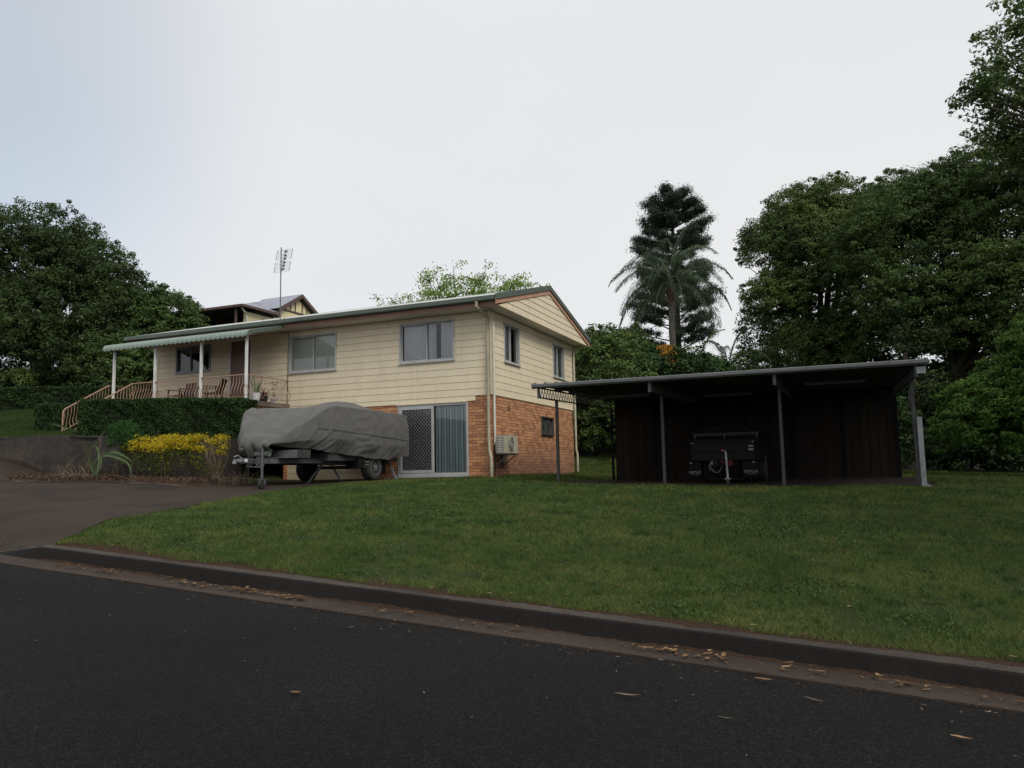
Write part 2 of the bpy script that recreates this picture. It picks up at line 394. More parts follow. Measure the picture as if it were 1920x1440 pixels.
M['agave'] = mat_leaf('strap_leaf', (.050, .082, .034), (.078, .118, .050), (.12, .16, .07), 3, .1)
def mat_grass():
    m = mat_leaf('grass_blades', (.040, .068, .014), (.084, .136, .030), (.185, .195, .062), .9, .3)
    nt = m.node_tree; rp = [n for n in nt.nodes if n.type == 'VALTORGB'][0]; tc = [n for n in nt.nodes if n.type == 'TEX_COORD'][0]
    nz = nt.nodes.new('ShaderNodeTexNoise'); nz.inputs['Scale'].default_value = 1.7; nz.inputs['Detail'].default_value = 5; nz.inputs['Roughness'].default_value = .65; nt.links.new(tc.outputs['Object'], nz.inputs['Vector'])
    r2 = nt.nodes.new('ShaderNodeValToRGB'); r2.color_ramp.elements[0].position = .52; r2.color_ramp.elements[1].position = .70; r2.color_ramp.elements[1].color = (.75, .75, .75, 1); nt.links.new(nz.outputs['Fac'], r2.inputs[0])
    gi = nt.nodes.new('ShaderNodeNewGeometry'); mp = nt.nodes.new('ShaderNodeMath'); mp.operation = 'MULTIPLY'; nt.links.new(r2.outputs[0], mp.inputs[0]); nt.links.new(gi.outputs['Random Per Island'], mp.inputs[1])
    mx = nt.nodes.new('ShaderNodeMix'); mx.data_type = 'RGBA'; mx.inputs[7].default_value = (.16, .125, .06, 1); nt.links.new(mp.outputs[0], mx.inputs[0]); nt.links.new(rp.outputs[0], mx.inputs[6])
    for n in nt.nodes:
        if n.type == 'BSDF_PRINCIPLED': nt.links.new(mx.outputs[2], n.inputs['Base Color'])
        if n.type == 'BSDF_TRANSLUCENT': nt.links.new(mx.outputs[2], n.inputs[0])
    return m
M['grass'] = mat_grass()
M['grass_up'] = mat_leaf('upper_grass_blades', (.020, .042, .010), (.035, .065, .016), (.060, .090, .024), .55, .3)
M['clover'] = mat_leaf('clover_leaves', (.024, .052, .013), (.048, .092, .024), (.075, .120, .034), 2, .2)
M['litter'] = mat_leaf('dry_leaves', (.06, .032, .016), (.16, .090, .042), (.36, .235, .12), 9, .1)
M['palebark'] = mat_leaf('pale_dry_leaves', (.12, .085, .058), (.20, .145, .10), (.36, .28, .20), 9, .1)
M['mulch'] = mat_leaf('mulch', (.03, .017, .011), (.07, .042, .028), (.14, .09, .06), 9, 0)
def mat_ground():
    t = NT('lawn_soil')
    c = t.ramp(t.noise(.5, 6, .6), [(.3, (.022, .036, .010)), (.62, (.034, .048, .014)), (.8, (.055, .045, .020))])
    p = t.ramp(t.noise(1.1, 5, .6), [(.63, (0, 0, 0)), (.75, (.8, .8, .8))]); c = t.mix(p, c, (.062, .040, .026))
    sx = t.n('ShaderNodeSeparateXYZ'); t.l(t.tc.outputs['Object'], sx.inputs[0])
    e = t.n('ShaderNodeMapRange'); e.inputs['From Min'].default_value = -12.25; e.inputs['From Max'].default_value = -12.5; t.l(sx.outputs[1], e.inputs['Value'])
    c = t.mix(e.outputs[0], c, (.045, .028, .020))
    g = t.ramp(t.noise(40, 3, .8), [(.3, (.5, .5, .5)), (.75, (1.4, 1.4, 1.3))]); c = t.mix(1, c, g, 'MULTIPLY')
    t.col(c); t.set(.95, 0, .1); t.bump(t.noise(30, 4, .7), .6, .03); return t.m
M['ground'] = mat_ground()
M['dirt'] = mat_concrete('bare_dirt', (.022, .015, .011), (.034, .023, .017), (.014, .010, .008))
# ------------------------------------------------------------------ ground
def zroad(x):
    x = np.asarray(x, float); return .065 * (9.79 - np.clip(x, -26, 26))
CP = [(-1, -12.6, .99), (3, -12.6, .59), (7, -12.6, .33), (10, -12.6, .13), (14, -12.6, -.12), (20, -12.6, -.5), (26, -12.6, -.9), (-6, -12.6, 1.16), (-12, -12.6, 1.55), (-20, -12.6, 2.05),
      (-1, -10.2, 1.04), (-2.15, -6.8, 1.20), (-2.7, -3.2, 1.34), (-1.2, -9, 1.10), (0, -5, 1.27), (0, -.1, 1.40), (-3, -.1, 1.40), (-7, -.1, 1.42), (.4, 3.5, 1.41), (.4, 7, 1.42),
      (3, -9, .93), (3, -5, 1.14), (2.4, -1.3, 1.24), (5, -1.3, 1.18), (7.6, -1.3, 1.12), (10.2, -1.3, 1.11), (6, -6, .92), (7, -9, .66), (10, -6, .76), (10, -9, .47), (14, -6, .62), (14, -1, .98), (20, -4, .7), (20, -9, .1),
      (2.4, 3.7, 1.20), (6, 3.7, 1.2), (10, 3.7, 1.19), (14, 8, 1.1), (22, 8, 1.05), (4, 9, 1.75), (1, 10, 1.97), (3, 14, 2.2), (8, 12, 1.5), (-2, 12, 2.8), (-8, 12, 4.4), (-14, 12, 5.6), (14, 20, 1.4), (3, 26, 3.0),
      (-5, -6, 1.34), (-8, -6, 1.48), (-11, -5.4, 1.58), (-13.6, -4.9, 2.16), (-17, -4.8, 2.45), (-22, -4.8, 2.75), (-8, -9, 1.36), (-13, -9, 1.68), (-20, -9, 2.3), (-6, -2.5, 1.40)]
CT = [(-11, -4.5, 2.74), (-5, -4.1, 2.44), (-8, -4.3, 2.6), (-13.6, -4.5, 2.78), (-18, -4.3, 3.0), (-25, -4.2, 3.3), (-6.9, -2, 2.6), (-12.5, -3.2, 2.98), (-12.5, 0, 3.3), (-13, 4, 4.0), (-15, -1, 3.5), (-21.5, .6, 4.32), (-17.5, 2.3, 4.37),
      (-13, 8, 4.8), (-8, 12, 4.4), (-14, 12, 5.6), (-22, 13, 7.4), (-30, 8, 6.8), (-30, -1, 4.6), (-30, 22, 9), (-7, 4, 3.0)]
class TPS:
    def __init__(s, pts, lam=.02):
        s.p = np.array(pts)[:, :2]; z = np.array(pts)[:, 2]; n = len(z)
        K = s.k(s.p, s.p) + lam * np.eye(n); P = np.c_[np.ones(n), s.p]
        A = np.block([[K, P], [P.T, np.zeros((3, 3))]]); s.w = np.linalg.solve(A, np.r_[z, 0, 0, 0])
    @staticmethod
    def k(a, b):
        r2 = ((a[:, None, :] - b[None]) ** 2).sum(-1); return np.where(r2 > 1e-9, .5 * r2 * np.log(np.maximum(r2, 1e-9)), 0)
    def __call__(s, x, y):
        q = np.c_[np.ravel(x), np.ravel(y)]; n = len(s.p)
        return (s.k(q, s.p) @ s.w[:n] + s.w[n] + q @ s.w[n + 1:]).reshape(np.shape(x))
TP_G = TPS(CP); TP_T = TPS(CT)
def zground(x, y):
    """height of the natural ground, x/y arrays"""
    x = np.asarray(x, float); y = np.asarray(y, float)
    cx = np.clip(x, -26, 24); cy = np.clip(y, -12.6, 26)
    z = TP_G(cx, cy)
    far = np.maximum(0, np.hypot(x - cx, np.maximum(y - 26, 0)) - 0)
    z = z + np.where(y > 26, .02 * (y - 26), 0)
    k = np.clip((y + 12.72) / np.where(x < -.1, 1.6, .5), 0, 1); zk = zroad(x) + .155 * np.clip((x + 1.0) / .9, .08, 1)          # meets the back of the kerb
    z = z * k + zk * (1 - k)
    return z
def zterr(x, y):
    cx = np.clip(x, -34, -4); cy = np.clip(y, -4.6, 24)
    return TP_T(cx, cy)
def zg(x, y): return float(zground(np.array([x]), np.array([y]))[0])
def zt(x, y): return float(zterr(np.array([x]), np.array([y]))[0])

def sheet(name, xs, ys, zf, mat, keep=None):
    X, Y = np.meshgrid(xs, ys); Z = zf(X, Y)
    V = np.c_[X.ravel(), Y.ravel(), Z.ravel()]; nx = len(xs); ny = len(ys)
    i, j = np.meshgrid(np.arange(nx - 1), np.arange(ny - 1)); a = (j * nx + i).ravel()
    F = np.c_[a, a + 1, a + nx + 1, a + nx]
    if keep is not None:
        cx = (X[:-1, :-1] + X[1:, 1:]).ravel() / 2; cy = (Y[:-1, :-1] + Y[1:, 1:]).ravel() / 2
        F = F[keep(cx, cy)]
    return npmesh(name, V, F, mat, smooth=True)

def steps(*segs):
    out = []
    for a, b, d in segs: out += list(np.arange(a, b - 1e-6, d))
    return np.array(out + [segs[-1][1]])
XS = steps((-400, -60, 40), (-60, -26, 3), (-26, 24, .3), (24, 60, 4), (60, 400, 40))
YS = np.r_[steps((-400, -60, 40), (-60, -26, 4)), [-25.2, -21.3, -21.0], [-13.0, -12.72], steps((-12.4, 14, .3), (14, 30, 1), (30, 60, 5), (60, 420, 40))]
def zsheet(X, Y):
    Z = zground(X, Y)
    Z = np.where(Y < -12.8, zroad(X) - .12, Z)
    Z = np.where(Y < -21.1, zroad(X) + .15, Z)
    Z = np.where((Y > -12.75) & (Y < -12.6), zroad(X) + .150 * np.clip((X + 1.0) / .9, 0, 1) - .02 * (X < -.5), Z)
    return Z
tag(sheet('ground', XS, YS, zsheet, M['ground']), kind='structure')
YR = steps((-21.0, -13.2, .6)); XR = steps((-120, -26, 10), (-26, 26, 1), (26, 120, 10))
tag(sheet('road', XR, YR, lambda X, Y: zroad(X) + .012 * np.clip(4 - abs(Y + 17.1), 0, 4) * .6 - .012, M['asphalt']), kind='structure')

# driveway: right edge follows the lawn
RE = [(-12.72, .10), (-12.5, -.25), (-12.2, -.55), (-11.6, -.8), (-11, -.9), (-10.2, -1.05), (-8.5, -1.6), (-6.8, -2.15), (-5, -2.5), (-3.2, -2.6), (-2.2, -2.35), (-1.2, -1.6), (-.55, -.9), (-.02, -.6)]
def redge(y): return np.interp(y, [p[0] for p in RE], [p[1] for p in RE]) + .05 * np.sin(np.asarray(y) * 5.1) + .03 * np.sin(np.asarray(y) * 13)
def ledge(y): return np.interp(y, [-12.8, -4.62, -4.6, -4.15, -1.95, -.02], [-26, -26, -5.0, -5.0, -6.75, -6.85])
def build_drive():
    ys = steps((-12.72, -.02, .15)); rows = []
    for y in ys:
        a, b = float(ledge(y)), float(redge(y)); xs = a + (b - a) * np.linspace(0, 1, 70) ** .8
        z = zground(xs, np.full(70, y)) + .012
        rows.append([(x, y, q) for x, q in zip(xs, z)])
    o = MB().grid(rows).build('driveway', M['driveway'], smooth=True); tag(o, kind='structure')
build_drive()

# kerb and channel (loft of one profile along the street)
def loft(name, xs, prof, mat, parent=None):
    """prof(x)-> list of (y,z) ; sheet"""
    rows = [[(x, y, z) for y, z in prof(x)] for x in xs]
    return MB().grid(rows).build(name, mat, parent)
def kh(x): return .155 * float(np.clip((x + 1.0) / .9, .12, 1))
xk = list(steps((-60, -3, 3), (-3, 0, .15), (0, 26, 1), (26, 60, 5)))
def wob(x): return .006 * math.sin(x * 1.7) + .004 * math.sin(x * 4.3) + .0025 * math.sin(x * 17.3 + 2 * math.sin(x * 3)) + .002 * math.sin(x * 41)
kerb = thing('kerb', 'long concrete kerb and gutter channel along the front lawn', 'kerb', (9, -12.85, 0)); kerb['kind'] = 'structure'
for k in ('category', 'label'): del kerb[k]
zr = lambda x: float(zroad(x))
xf = [x for x in np.arange(-3, 14, .04)] + [x for x in np.arange(14, 26.01, .5)]
xk2 = [x for x in xk if x < -3] + xf + [x for x in xk if x > 26]
loft('channel', xk2, lambda x: [(-13.24, zr(x) - .02), (-13.24, zr(x) + .003), (-13.05, zr(x) - .006), (-12.86 + wob(x), zr(x) + .004)], M['channel'], kerb)
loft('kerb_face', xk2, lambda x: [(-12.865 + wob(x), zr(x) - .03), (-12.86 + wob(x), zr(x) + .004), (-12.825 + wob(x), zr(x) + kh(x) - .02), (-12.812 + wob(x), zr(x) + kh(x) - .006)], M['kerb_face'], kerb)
loft('kerb_top', xk2, lambda x: [(-12.812 + wob(x), zr(x) + kh(x) - .006), (-12.795 + wob(x), zr(x) + kh(x)), (-12.74, zr(x) + kh(x) + .004), (-12.695 + 4 * wob(x * 1.3), zr(x) + max(kh(x), .12) + .006), (-12.66, zr(x) + .05)], M['kerb_top'], kerb)

# terrace behind the block wall
TPOLY = [(-34, -4.45), (-11.0, -4.6), (-5.0, -4.15), (-6.8, -1.95), (-6.8, 7.0), (-12.0, 14), (-34, 26)]
def inpoly(x, y, P):
    x = np.asarray(x); y = np.asarray(y); r = np.zeros(x.shape, bool); n = len(P)
    for i in range(n):
        (x0, y0), (x1, y1) = P[i], P[(i + 1) % n]
        if y0 == y1: continue
        c = ((y0 > y) != (y1 > y)) & (x < (x1 - x0) * (y - y0) / (y1 - y0) + x0); r ^= c
    return r
tag(sheet('upper_lawn', steps((-34, -4.8, .2)), steps((-4.6, 26, .2)), zterr, M['ground'], lambda x, y: inpoly(x, y, TPOLY)), kind='structure')

# block retaining wall: a thing with its runs
rw = thing('retaining_wall', 'dark weathered concrete block retaining wall holding up the hedge terrace', 'wall', (-8, -4.5, 1.5))
def wallrun(name, pts, parent, th=.2):
    m = MB()
    for (x0, y0, b0, t0), (x1, y1, b1, t1) in zip(pts[:-1], pts[1:]):
        d = Vector((x1 - x0, y1 - y0, 0)).normalized(); nrm = Vector((d.y, -d.x, 0)) * -th
        V = [(x0, y0, b0), (x1, y1, b1), (x1, y1, t1), (x0, y0, t0)]
        m.prism(V, nrm)
    return m.build(name, M['block'], parent, bevel=.008)
wallrun('front_run', [(-11.0, -4.62, 1.2, 2.78), (-8, -4.42, 1.1, 2.63), (-4.95, -4.2, 1.1, 2.48)], rw)
wallrun('street_run', [(-24, -4.45, 2.2, 3.2), (-17, -4.5, 1.9, 2.96), (-13.6, -4.58, 1.6, 2.80), (-11.0, -4.625, 1.2, 2.785)], rw)
wallrun('return_run', [(-5.05, -4.0, 1.1, 2.46), (-6.7, -1.95, 1.1, 2.6)], rw)

# ------------------------------------------------------------------ house
house = thing('brick_and_weatherboard_house', 'two-storey cream weatherboard house with orange brick lower wall and green gutter', 'house', (-6, 3.5, 1.4))
TA = lambda a, d, z: (a, -d, z)          # facade on the street side: along x, outwards -y
TB = lambda a, d, z: (d, a, z)           # gable side: along y, outwards +x
TL = lambda a, d, z: (-12.55 - d, a, z)
TR_ = lambda a, d, z: (a, 7.05 + d, z)
def cuts(a0, a1, z0, z1, ops):
    """rectangles of [a0,a1]x[z0,z1] left after the openings"""
    zs = sorted({z0, z1} | {q for o in ops for q in (o[2], o[3]) if z0 < q < z1}); R = []
    for lo, hi in zip(zs[:-1], zs[1:]):
        mid = (lo + hi) / 2; bl = sorted([(o[0], o[1]) for o in ops if o[2] < mid < o[3]]); a = a0
        for x0, x1 in bl:
            if x0 > a: R.append((a, min(x0, a1), lo, hi))
            a = max(a, x1)
        if a < a1: R.append((a, a1, lo, hi))
    return R
def siding(mb, a0, a1, z0, z1, ops, S=.198, zb=None):
    zb = z0 if zb is None else zb
    k = 0
    while zb + k * S < z1 - .005:
        b = zb + k * S; tt = b + S; g = tt - .0085
        for a, c, lo, hi in cuts(a0, a1, max(b, z0), min(g, z1), ops):
            if hi - lo < .003 or c - a < .003: continue
            dl = .024 - .008 * (lo - b) / S; dh = .024 - .008 * (hi - b) / S
            mb.add([(a, 0, lo), (c, 0, lo), (c, dl, lo), (a, dl, lo), (a, 0, hi), (c, 0, hi), (c, dh, hi), (a, dh, hi)],
                   [(0, 3, 2, 1), (4, 5, 6, 7), (0, 1, 5, 4), (1, 2, 6, 5), (2, 3, 7, 6), (3, 0, 4, 7)])
        k += 1
    for a, c, lo, hi in cuts(a0, a1, z0, z1, ops): mb.box(a, -.09, lo, c, -.003, hi)
OPA = [(-2.90, -1.14, 4.745, 5.89), (-6.90, -5.165, 4.735, 5.855), (-11.63, -10.15, 5.035, 5.885), (-9.30, -8.46, 3.75, 5.905)]
ZB = 3.67
m = MB(TA); siding(m, -12.55, -.0, ZB, 6.04, OPA); 
# the board below the step, left of the brick corner pier, and the porch part going down to the floor
siding(m, -7.0, -.49, ZB - .14, ZB - .003, [], S=.14)
siding(m, -12.55, -7.003, ZB - .198 * 1, ZB - .003, [])
m.build('front_cladding', M['siding'], house)
OPB = [(.89, 2.01, 4.715, 5.84), (5.02, 6.11, 4.71, 5.82)]
m = MB(TB); siding(m, .0, 7.05, ZB, 6.04, OPB); m.build('gable_side_cladding', M['siding'], house)
m = MB(TL); siding(m, 0, 7.05, 3.0, 6.04, []); m.T = TR_; siding(m, -12.55, 0, 3.0, 6.04, []); m.build('rear_cladding', M['siding'], house)
m = MB()
m.box(.0, -.03, 3.675, .034, .0, 6.035); m.box(-.012, -.038, 3.675, .03, -.0301, 6.035)
m.build('corner_trim', M['cream'], house)
# brick lower storey
m = MB(TA)
for a, c, lo, hi in cuts(-7.0, -.0, 1.1, 3.527, [(-2.995, -.725, 1.49, 3.53), (-6.98, -3.80, 1.39, 3.40)]): m.box(a, -.11, lo, c, 0, hi)
m.box(-.485, -.11, 3.529, -.0, 0, 3.667)
m.T = TB
for a, c, lo, hi in cuts(.0, 7.05, 1.1, 3.667, [(3.83, 4.87, 2.735, 3.27)]): m.box(a + (.112 if a == 0 else 0), -.11, lo, c, 0, hi)
m.T = None; m.box(-7.0, 6.94, 1.1, -.11, 7.05, 3.6); m.box(-7.11, -.0, 1.1, -7.0, 7.05, 3.6)
m.build('brick_wall', M['brick'], house)
# porch base
m = MB(); m.box(-12.5, -1.86, 2.4, -6.95, -.03, 3.60); m.build('porch_base', M['brick'], house)
m = MB(); m.box(-12.56, -1.96, 3.60, -6.87, -.03, 3.75); m.build('porch_floor', M['slab'], house, bevel=.01)
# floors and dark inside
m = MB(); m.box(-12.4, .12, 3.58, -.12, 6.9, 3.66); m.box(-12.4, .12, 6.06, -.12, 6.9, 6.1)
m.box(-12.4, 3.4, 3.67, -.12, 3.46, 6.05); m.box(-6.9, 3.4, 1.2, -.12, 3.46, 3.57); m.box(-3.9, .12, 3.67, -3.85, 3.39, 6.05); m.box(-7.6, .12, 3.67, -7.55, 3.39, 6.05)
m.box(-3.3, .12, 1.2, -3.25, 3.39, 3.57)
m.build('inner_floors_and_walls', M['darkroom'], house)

# soffit, fascia, gutter, roof
m = MB()
m.box(-13.28, -.58, 6.042, .44, -.028, 6.056); m.box(.03, -.0281, 6.0421, .44, 7.08, 6.0561); m.box(-13.28, 7.08, 6.042, .44, 7.64, 6.056); m.box(-13.28, -.028, 6.042, -12.58, 7.08, 6.056)
m.build('soffit', M['soffit'], house)
for ya in (-.60, 7.64):
    m = MB(); m.box(-13.3, ya, 6.035, .445, ya + .02, 6.17); m.build('fascia', M['brown_fascia'], house)
RP = (7.40 - 6.19) / (3.53 + .62)
m = MB()
for y0, s in ((-.60, -1), (7.66, 1)):
    yo = y0 + s * .115
    P = [(y0 + s * .0, 6.155), (y0 + s * .09, 6.155), (y0 + s * .115, 6.185), (y0 + s * .115, 6.285), (y0 + s * .10, 6.30), (y0 + s * .10, 6.29), (y0 + s * .012, 6.17)]
    m = MB(); m.prism([(-13.32, y, z) for y, z in P], (13.32 + .455, 0, 0)); m.build('gutter', M['green_metal'], house)
def roof_sheet(mb, x0, x1, ye, yr, ze, zr_, rib=.19, amp=.022):
    xs = []; x = x0
    while x < x1 - .01:
        xs += [(x, 0), (x + .03, amp), (x + .06, amp), (x + .09, 0)]; x += rib
    xs.append((x1, 0)); ys = (ye, yr); rows = []
    for t in (0, 1):
        rows.append([(x, ye + (yr - ye) * t, ze + (zr_ - ze) * t + a) for x, a in xs])
    mb.grid(rows)
m = MB(); roof_sheet(m, -13.3, .44, -.66, 3.53, 6.285, 7.40); roof_sheet(m, -13.3, .44, 7.72, 3.53, 6.285, 7.40)
m.prism([(-13.3, -.6, 6.17), (-13.3, 3.53, 7.33), (-13.3, 7.66, 6.17)], (.02, 0, 0))
roof = m.build('roof', M['nroof'] if False else paint('pale_roof_sheet', (.50, .52, .50), .4, .2, var=.06), house)
m = MB(); m.prism([(-13.3, 3.30, 7.352), (-13.3, 3.53, 7.43), (-13.3, 3.76, 7.352), (-13.3, 3.76, 7.340), (-13.3, 3.53, 7.415), (-13.3, 3.30, 7.340)], (13.7, 0, 0)); m.build('ridge_cap', M['green_metal'], roof)
# gable end: cladding, barge board, barge capping at x=.445
XG = .445
m = MB()
z = 6.046; k = 0
while z < 7.25:
    zt_, g = z + .198, z + .187
    def yl(q): return -.50 + (q - 6.04) / (7.27 - 6.04) * (3.53 + .50)
    a0, a1 = yl(z), yl(min(g, 7.26)); b0, b1 = 7.06 - a0, 7.06 - a1
    if g > 7.26: g = 7.26
    m.add([(XG, a0, z), (XG, b0, z), (XG + .026, b0, z), (XG + .026, a0, z), (XG, a1, g), (XG, b1, g), (XG + .014, b1, g), (XG + .014, a1, g)],
          [(0, 3, 2, 1), (4, 5, 6, 7), (0, 1, 5, 4), (1, 2, 6, 5), (2, 3, 7, 6), (3, 0, 4, 7)])
    z = zt_
m.prism([(XG - .05, -.5, 6.04), (XG - .05, 7.56, 6.04), (XG - .05, 3.53, 7.27)], (.048, 0, 0))
m.build('gable_cladding', M['siding'], house)
def rake(name, mat, x, th, lo, hi, ext=0.0):
    """band along both rakes; lo/hi = offsets under the roof line"""
    m = MB(); s = (7.40 - 6.285) / (3.53 + .66)
    ln = lambda y: 6.285 + (y + .66) * s
    for sg in (1, -1):
        f = lambda y: y if sg == 1 else 7.06 - y
        ya = -.70 - ext; yb = 3.53
        P = [(x, f(ya), ln(ya) + lo), (x, f(yb), ln(yb) + lo), (x, f(yb), ln(yb) + hi), (x, f(ya), ln(ya) + hi)]
        m.prism(P, (th, 0, 0))
    return m.build(name, mat, house)
rake('barge_board', M['barge'], XG + .03, .022, -.235, -.10)
rake('barge_capping', M['green_metal'], XG + .03, .06, -.10, .055)

# windows
def frame_bars(m, a0, a1, z0, z1, w, d0, d1):
    m.box(a0, d0, z0, a1, d1, z0 + w); m.box(a0, d0, z1 - w, a1, d1, z1); m.box(a0, d0, z0 + w, a0 + w, d1, z1 - w); m.box(a1 - w, d0, z0 + w, a1, d1, z1 - w)
def curtain(m, a0, a1, z0, z1, d, amp=.03, per=.11, ph=0):
    n = int((a1 - a0) / .012) + 2; rows = []
    for q in (z0, (z0 + z1) / 2, z1):
        rows.append([(a0 + (a1 - a0) * i / n, d + amp * math.sin(2 * math.pi * i * (a1 - a0) / n / per + ph) * (1 if q < z1 else .6) + amp * .4 * math.sin(i * .13 + ph), q) for i in range(n + 1)])
    m.grid(rows)
def window(T, a0, a1, z0, z1, style, split=None, label=None, fm='alu', hood=False):
    split = split if split is not None else (a0 + a1) / 2
    w = thing_part('window', T((a0 + a1) / 2, 0, z0), label)
    m = MB(T); frame_bars(m, a0 - .025, a1 + .025, z0 - .03, z1 + .02, .05, -.02, .045)
    m.box(a0 - .04, .0, z0 - .05, a1 + .04, .075, z0 - .0301)
    m.build('frame', M[fm], w, bevel=.004)
    m = MB(T); frame_bars(m, a0 + .026, split + .02, z0 + .021, z1 - .031, .035, -.035, .005); m.build('sash', M[fm], w)
    m = MB(T); frame_bars(m, split - .02, a1 - .026, z0 + .021, z1 - .031, .035, -.065, -.037); m.build('sash', M[fm], w)
    m = MB(T); m.add([(a0, -.045, z0), (a1, -.045, z0), (a1, -.045, z1), (a0, -.045, z1)], [(0, 1, 2, 3)]); m.build('glass', M['glass'], w)
    m = MB(T)
    if style == 'sheer':
        curtain(m, a0 + .07, split + .27, z0 + .03, z1 - .02, -.085, .018, .10); curtain(m, split + .44, a1 - .02, z0 + .03, z1 - .02, -.085, .02, .12, 1)
        m.build('curtain', M['sheer'], w, smooth=True)
    elif style == 'sheer2':
        curtain(m, a0 + .10, split - .04, z0 + .03, z1 - .02, -.09, .02, .12); curtain(m, split + .06, a1 - .34, z0 + .03, z1 - .02, -.09, .02, .12, 1)
        m.build('curtain', M['sheer'], w, smooth=True)
    elif style == 'venetian' or style == 'venetian_up':
        lo = z0 + .03 if style == 'venetian' else z1 - .22
        k = lo
        while k < z1 - .03:
            m.add([(a0 + .03, -.062, k), (a1 - .03, -.062, k), (a1 - .03, -.076, k + .023), (a0 + .03, -.076, k + .023)], [(0, 1, 2, 3)]); k += .0245
        m.build('venetian_blind', M['blind'], w)
    elif style == 'dark':
        curtain(m, a0 + .3, a0 + .42, z0, z1, -.12, .02, .06); curtain(m, a0 + .6, a0 + .68, z0, z1, -.12, .02, .06); m.build('curtain', M['sheer'], w, smooth=True)
    return w
def thing_part(name, loc, label=None):
    """a part that groups sub-parts: an Empty under the house"""
    o = bpy.data.objects.new(name, None); COL.objects.link(o); o.location = loc; o.empty_display_size = .1
    attach(o, house)
    o.matrix_parent_inverse = wmat(house).inverted()
    if label: o['label'] = label
    return o
window(TA, -2.90, -1.14, 4.745, 5.89, 'sheer', -2.03, 'sliding window with parted grey sheer curtains')
window(TA, -6.90, -5.165, 4.735, 5.855, 'venetian', -6.02, 'sliding window with closed pale venetian blind')
window(TA, -11.63, -10.15, 5.035, 5.885, 'venetian_up', -11.03, 'dark sliding window over the porch with blind half raised', fm='alu_dark')
window(TB, .89, 2.01, 4.715, 5.84, 'sheer2', 1.40)
window(TB, 5.02, 6.11, 4.71, 5.82, 'sheer2', 5.55)
window(TB, 3.83, 4.87, 2.735, 3.27, 'dark', 4.35, 'small dark window in the brick wall', fm='darksteel')

# front door
fd = thing_part('front_door', (-8.88, 0, 3.75))
m = MB(TA); m.box(-9.30, -.06, 3.76, -8.46, -.02, 5.90); 
for zz in (4.0, 4.65, 5.3): m.box(-9.18, -.0199, zz, -8.58, -.012, zz + .5)
m.build('door_leaf', M['door_wood'], fd)
m = MB(TA); m.box(-9.34, -.05, 3.75, -9.295, .03, 5.95); m.box(-8.465, -.05, 3.75, -8.42, .03, 5.95); m.box(-9.295, -.05, 5.905, -8.465, .03, 5.95); m.build('door_frame', M['white'], fd)
m = MB(TA); m.tube([(-8.55, -.01, 4.75), (-8.55, .05, 4.75), (-8.62, .05, 4.75)], .012, 6); m.build('handle', M['black'], fd)

# sliding door with diamond security screen
sd = thing_part('sliding_door', (-1.86, 0, 1.49))
m = MB(TA); frame_bars(m, -2.995, -.725, 1.49, 3.50, .06, -.07, .02); m.box(-3.0, -.08, 1.42, -.72, .05, 1.489)
m.build('frame', M['alu'], sd, bevel=.004)
m = MB(TA); frame_bars(m, -2.93, -1.81, 1.552, 3.438, .075, -.012, .03); m.build('screen_frame', M['alu'], sd, bevel=.004)
m = MB(TA); A0, A1, Z0, Z1 = -2.855, -1.885, 1.627, 3.363; st = .098
def clipline(x0, z0, dx, dz):
    t0, t1 = 0., 9.
    for p, d, lo, hi in ((x0, dx, A0, A1), (z0, dz, Z0, Z1)):
        ta, tb = (lo - p) / d, (hi - p) / d
        if ta > tb: ta, tb = tb, ta
        t0, t1 = max(t0, ta), min(t1, tb)
    return (t0, t1) if t1 - t0 > .01 else None
asp = 1.12
kx = -60
while kx < 80:
    for sg in (1, -1):
        x0 = A0 + kx * st if sg == 1 else A1 - kx * st
        c = clipline(x0, Z0, sg * 1., asp)
        if c:
            p = (x0 + sg * c[0], .004 + .006 * sg, Z0 + asp * c[0]); q = (x0 + sg * c[1], .004 + .006 * sg, Z0 + asp * c[1])
            n = Vector((-asp * sg, 0, 1)).normalized() * .0075
            m.prism([(p[0] - n.x, p[1], p[2] - n.z), (q[0] - n.x, q[1], q[2] - n.z), (q[0] + n.x, q[1], q[2] + n.z), (p[0] + n.x, p[1], p[2] + n.z)], (0, .004, 0))
    kx += 1
m.build('security_lattice', M['galv'], sd)
m = MB(TA); m.add([(-2.93, -.05, 1.55), (-.79, -.05, 1.55), (-.79, -.05, 3.44), (-2.93, -.05, 3.44)], [(0, 1, 2, 3)]); m.build('glass', M['glass'], sd)
m = MB(TA); m2 = MB(TA); x = -1.80; k = 0
while x < -.80:
    w = .085; mm = m if k % 2 else m2
    mm.add([(x, -.085, 1.56), (x + w, -.068, 1.56), (x + w, -.068, 3.43), (x, -.085, 3.43)], [(0, 1, 2, 3)]); x += .089 + .004 * math.sin(k * 2.2); k += 1
m.build('vertical_blind', M['vblind_blue'], sd, label='blue slats of the vertical blind'); m2.build('vertical_blind', M['vblind_grey'], sd, label='grey slats of the vertical blind')
m = MB(TA); m.box(-3.02, .0, 3.503, -.745, .05, 3.525); m.box(-3.02, .0, 3.455, -.72, .012, 3.503); m.build('door_head_trim', M['cream'], sd)
# cream tilt door behind the trailer
gd = MB(TA)
for k in range(10): gd.box(-6.98, -.10, 1.41 + k * .199, -3.80, -.05 + .0, 1.41 + k * .199 + .188)
gd.box(-6.98, -.108, 1.40, -3.80, -.1005, 3.39)
gd.build('garage_door', M['cream_door'], house)

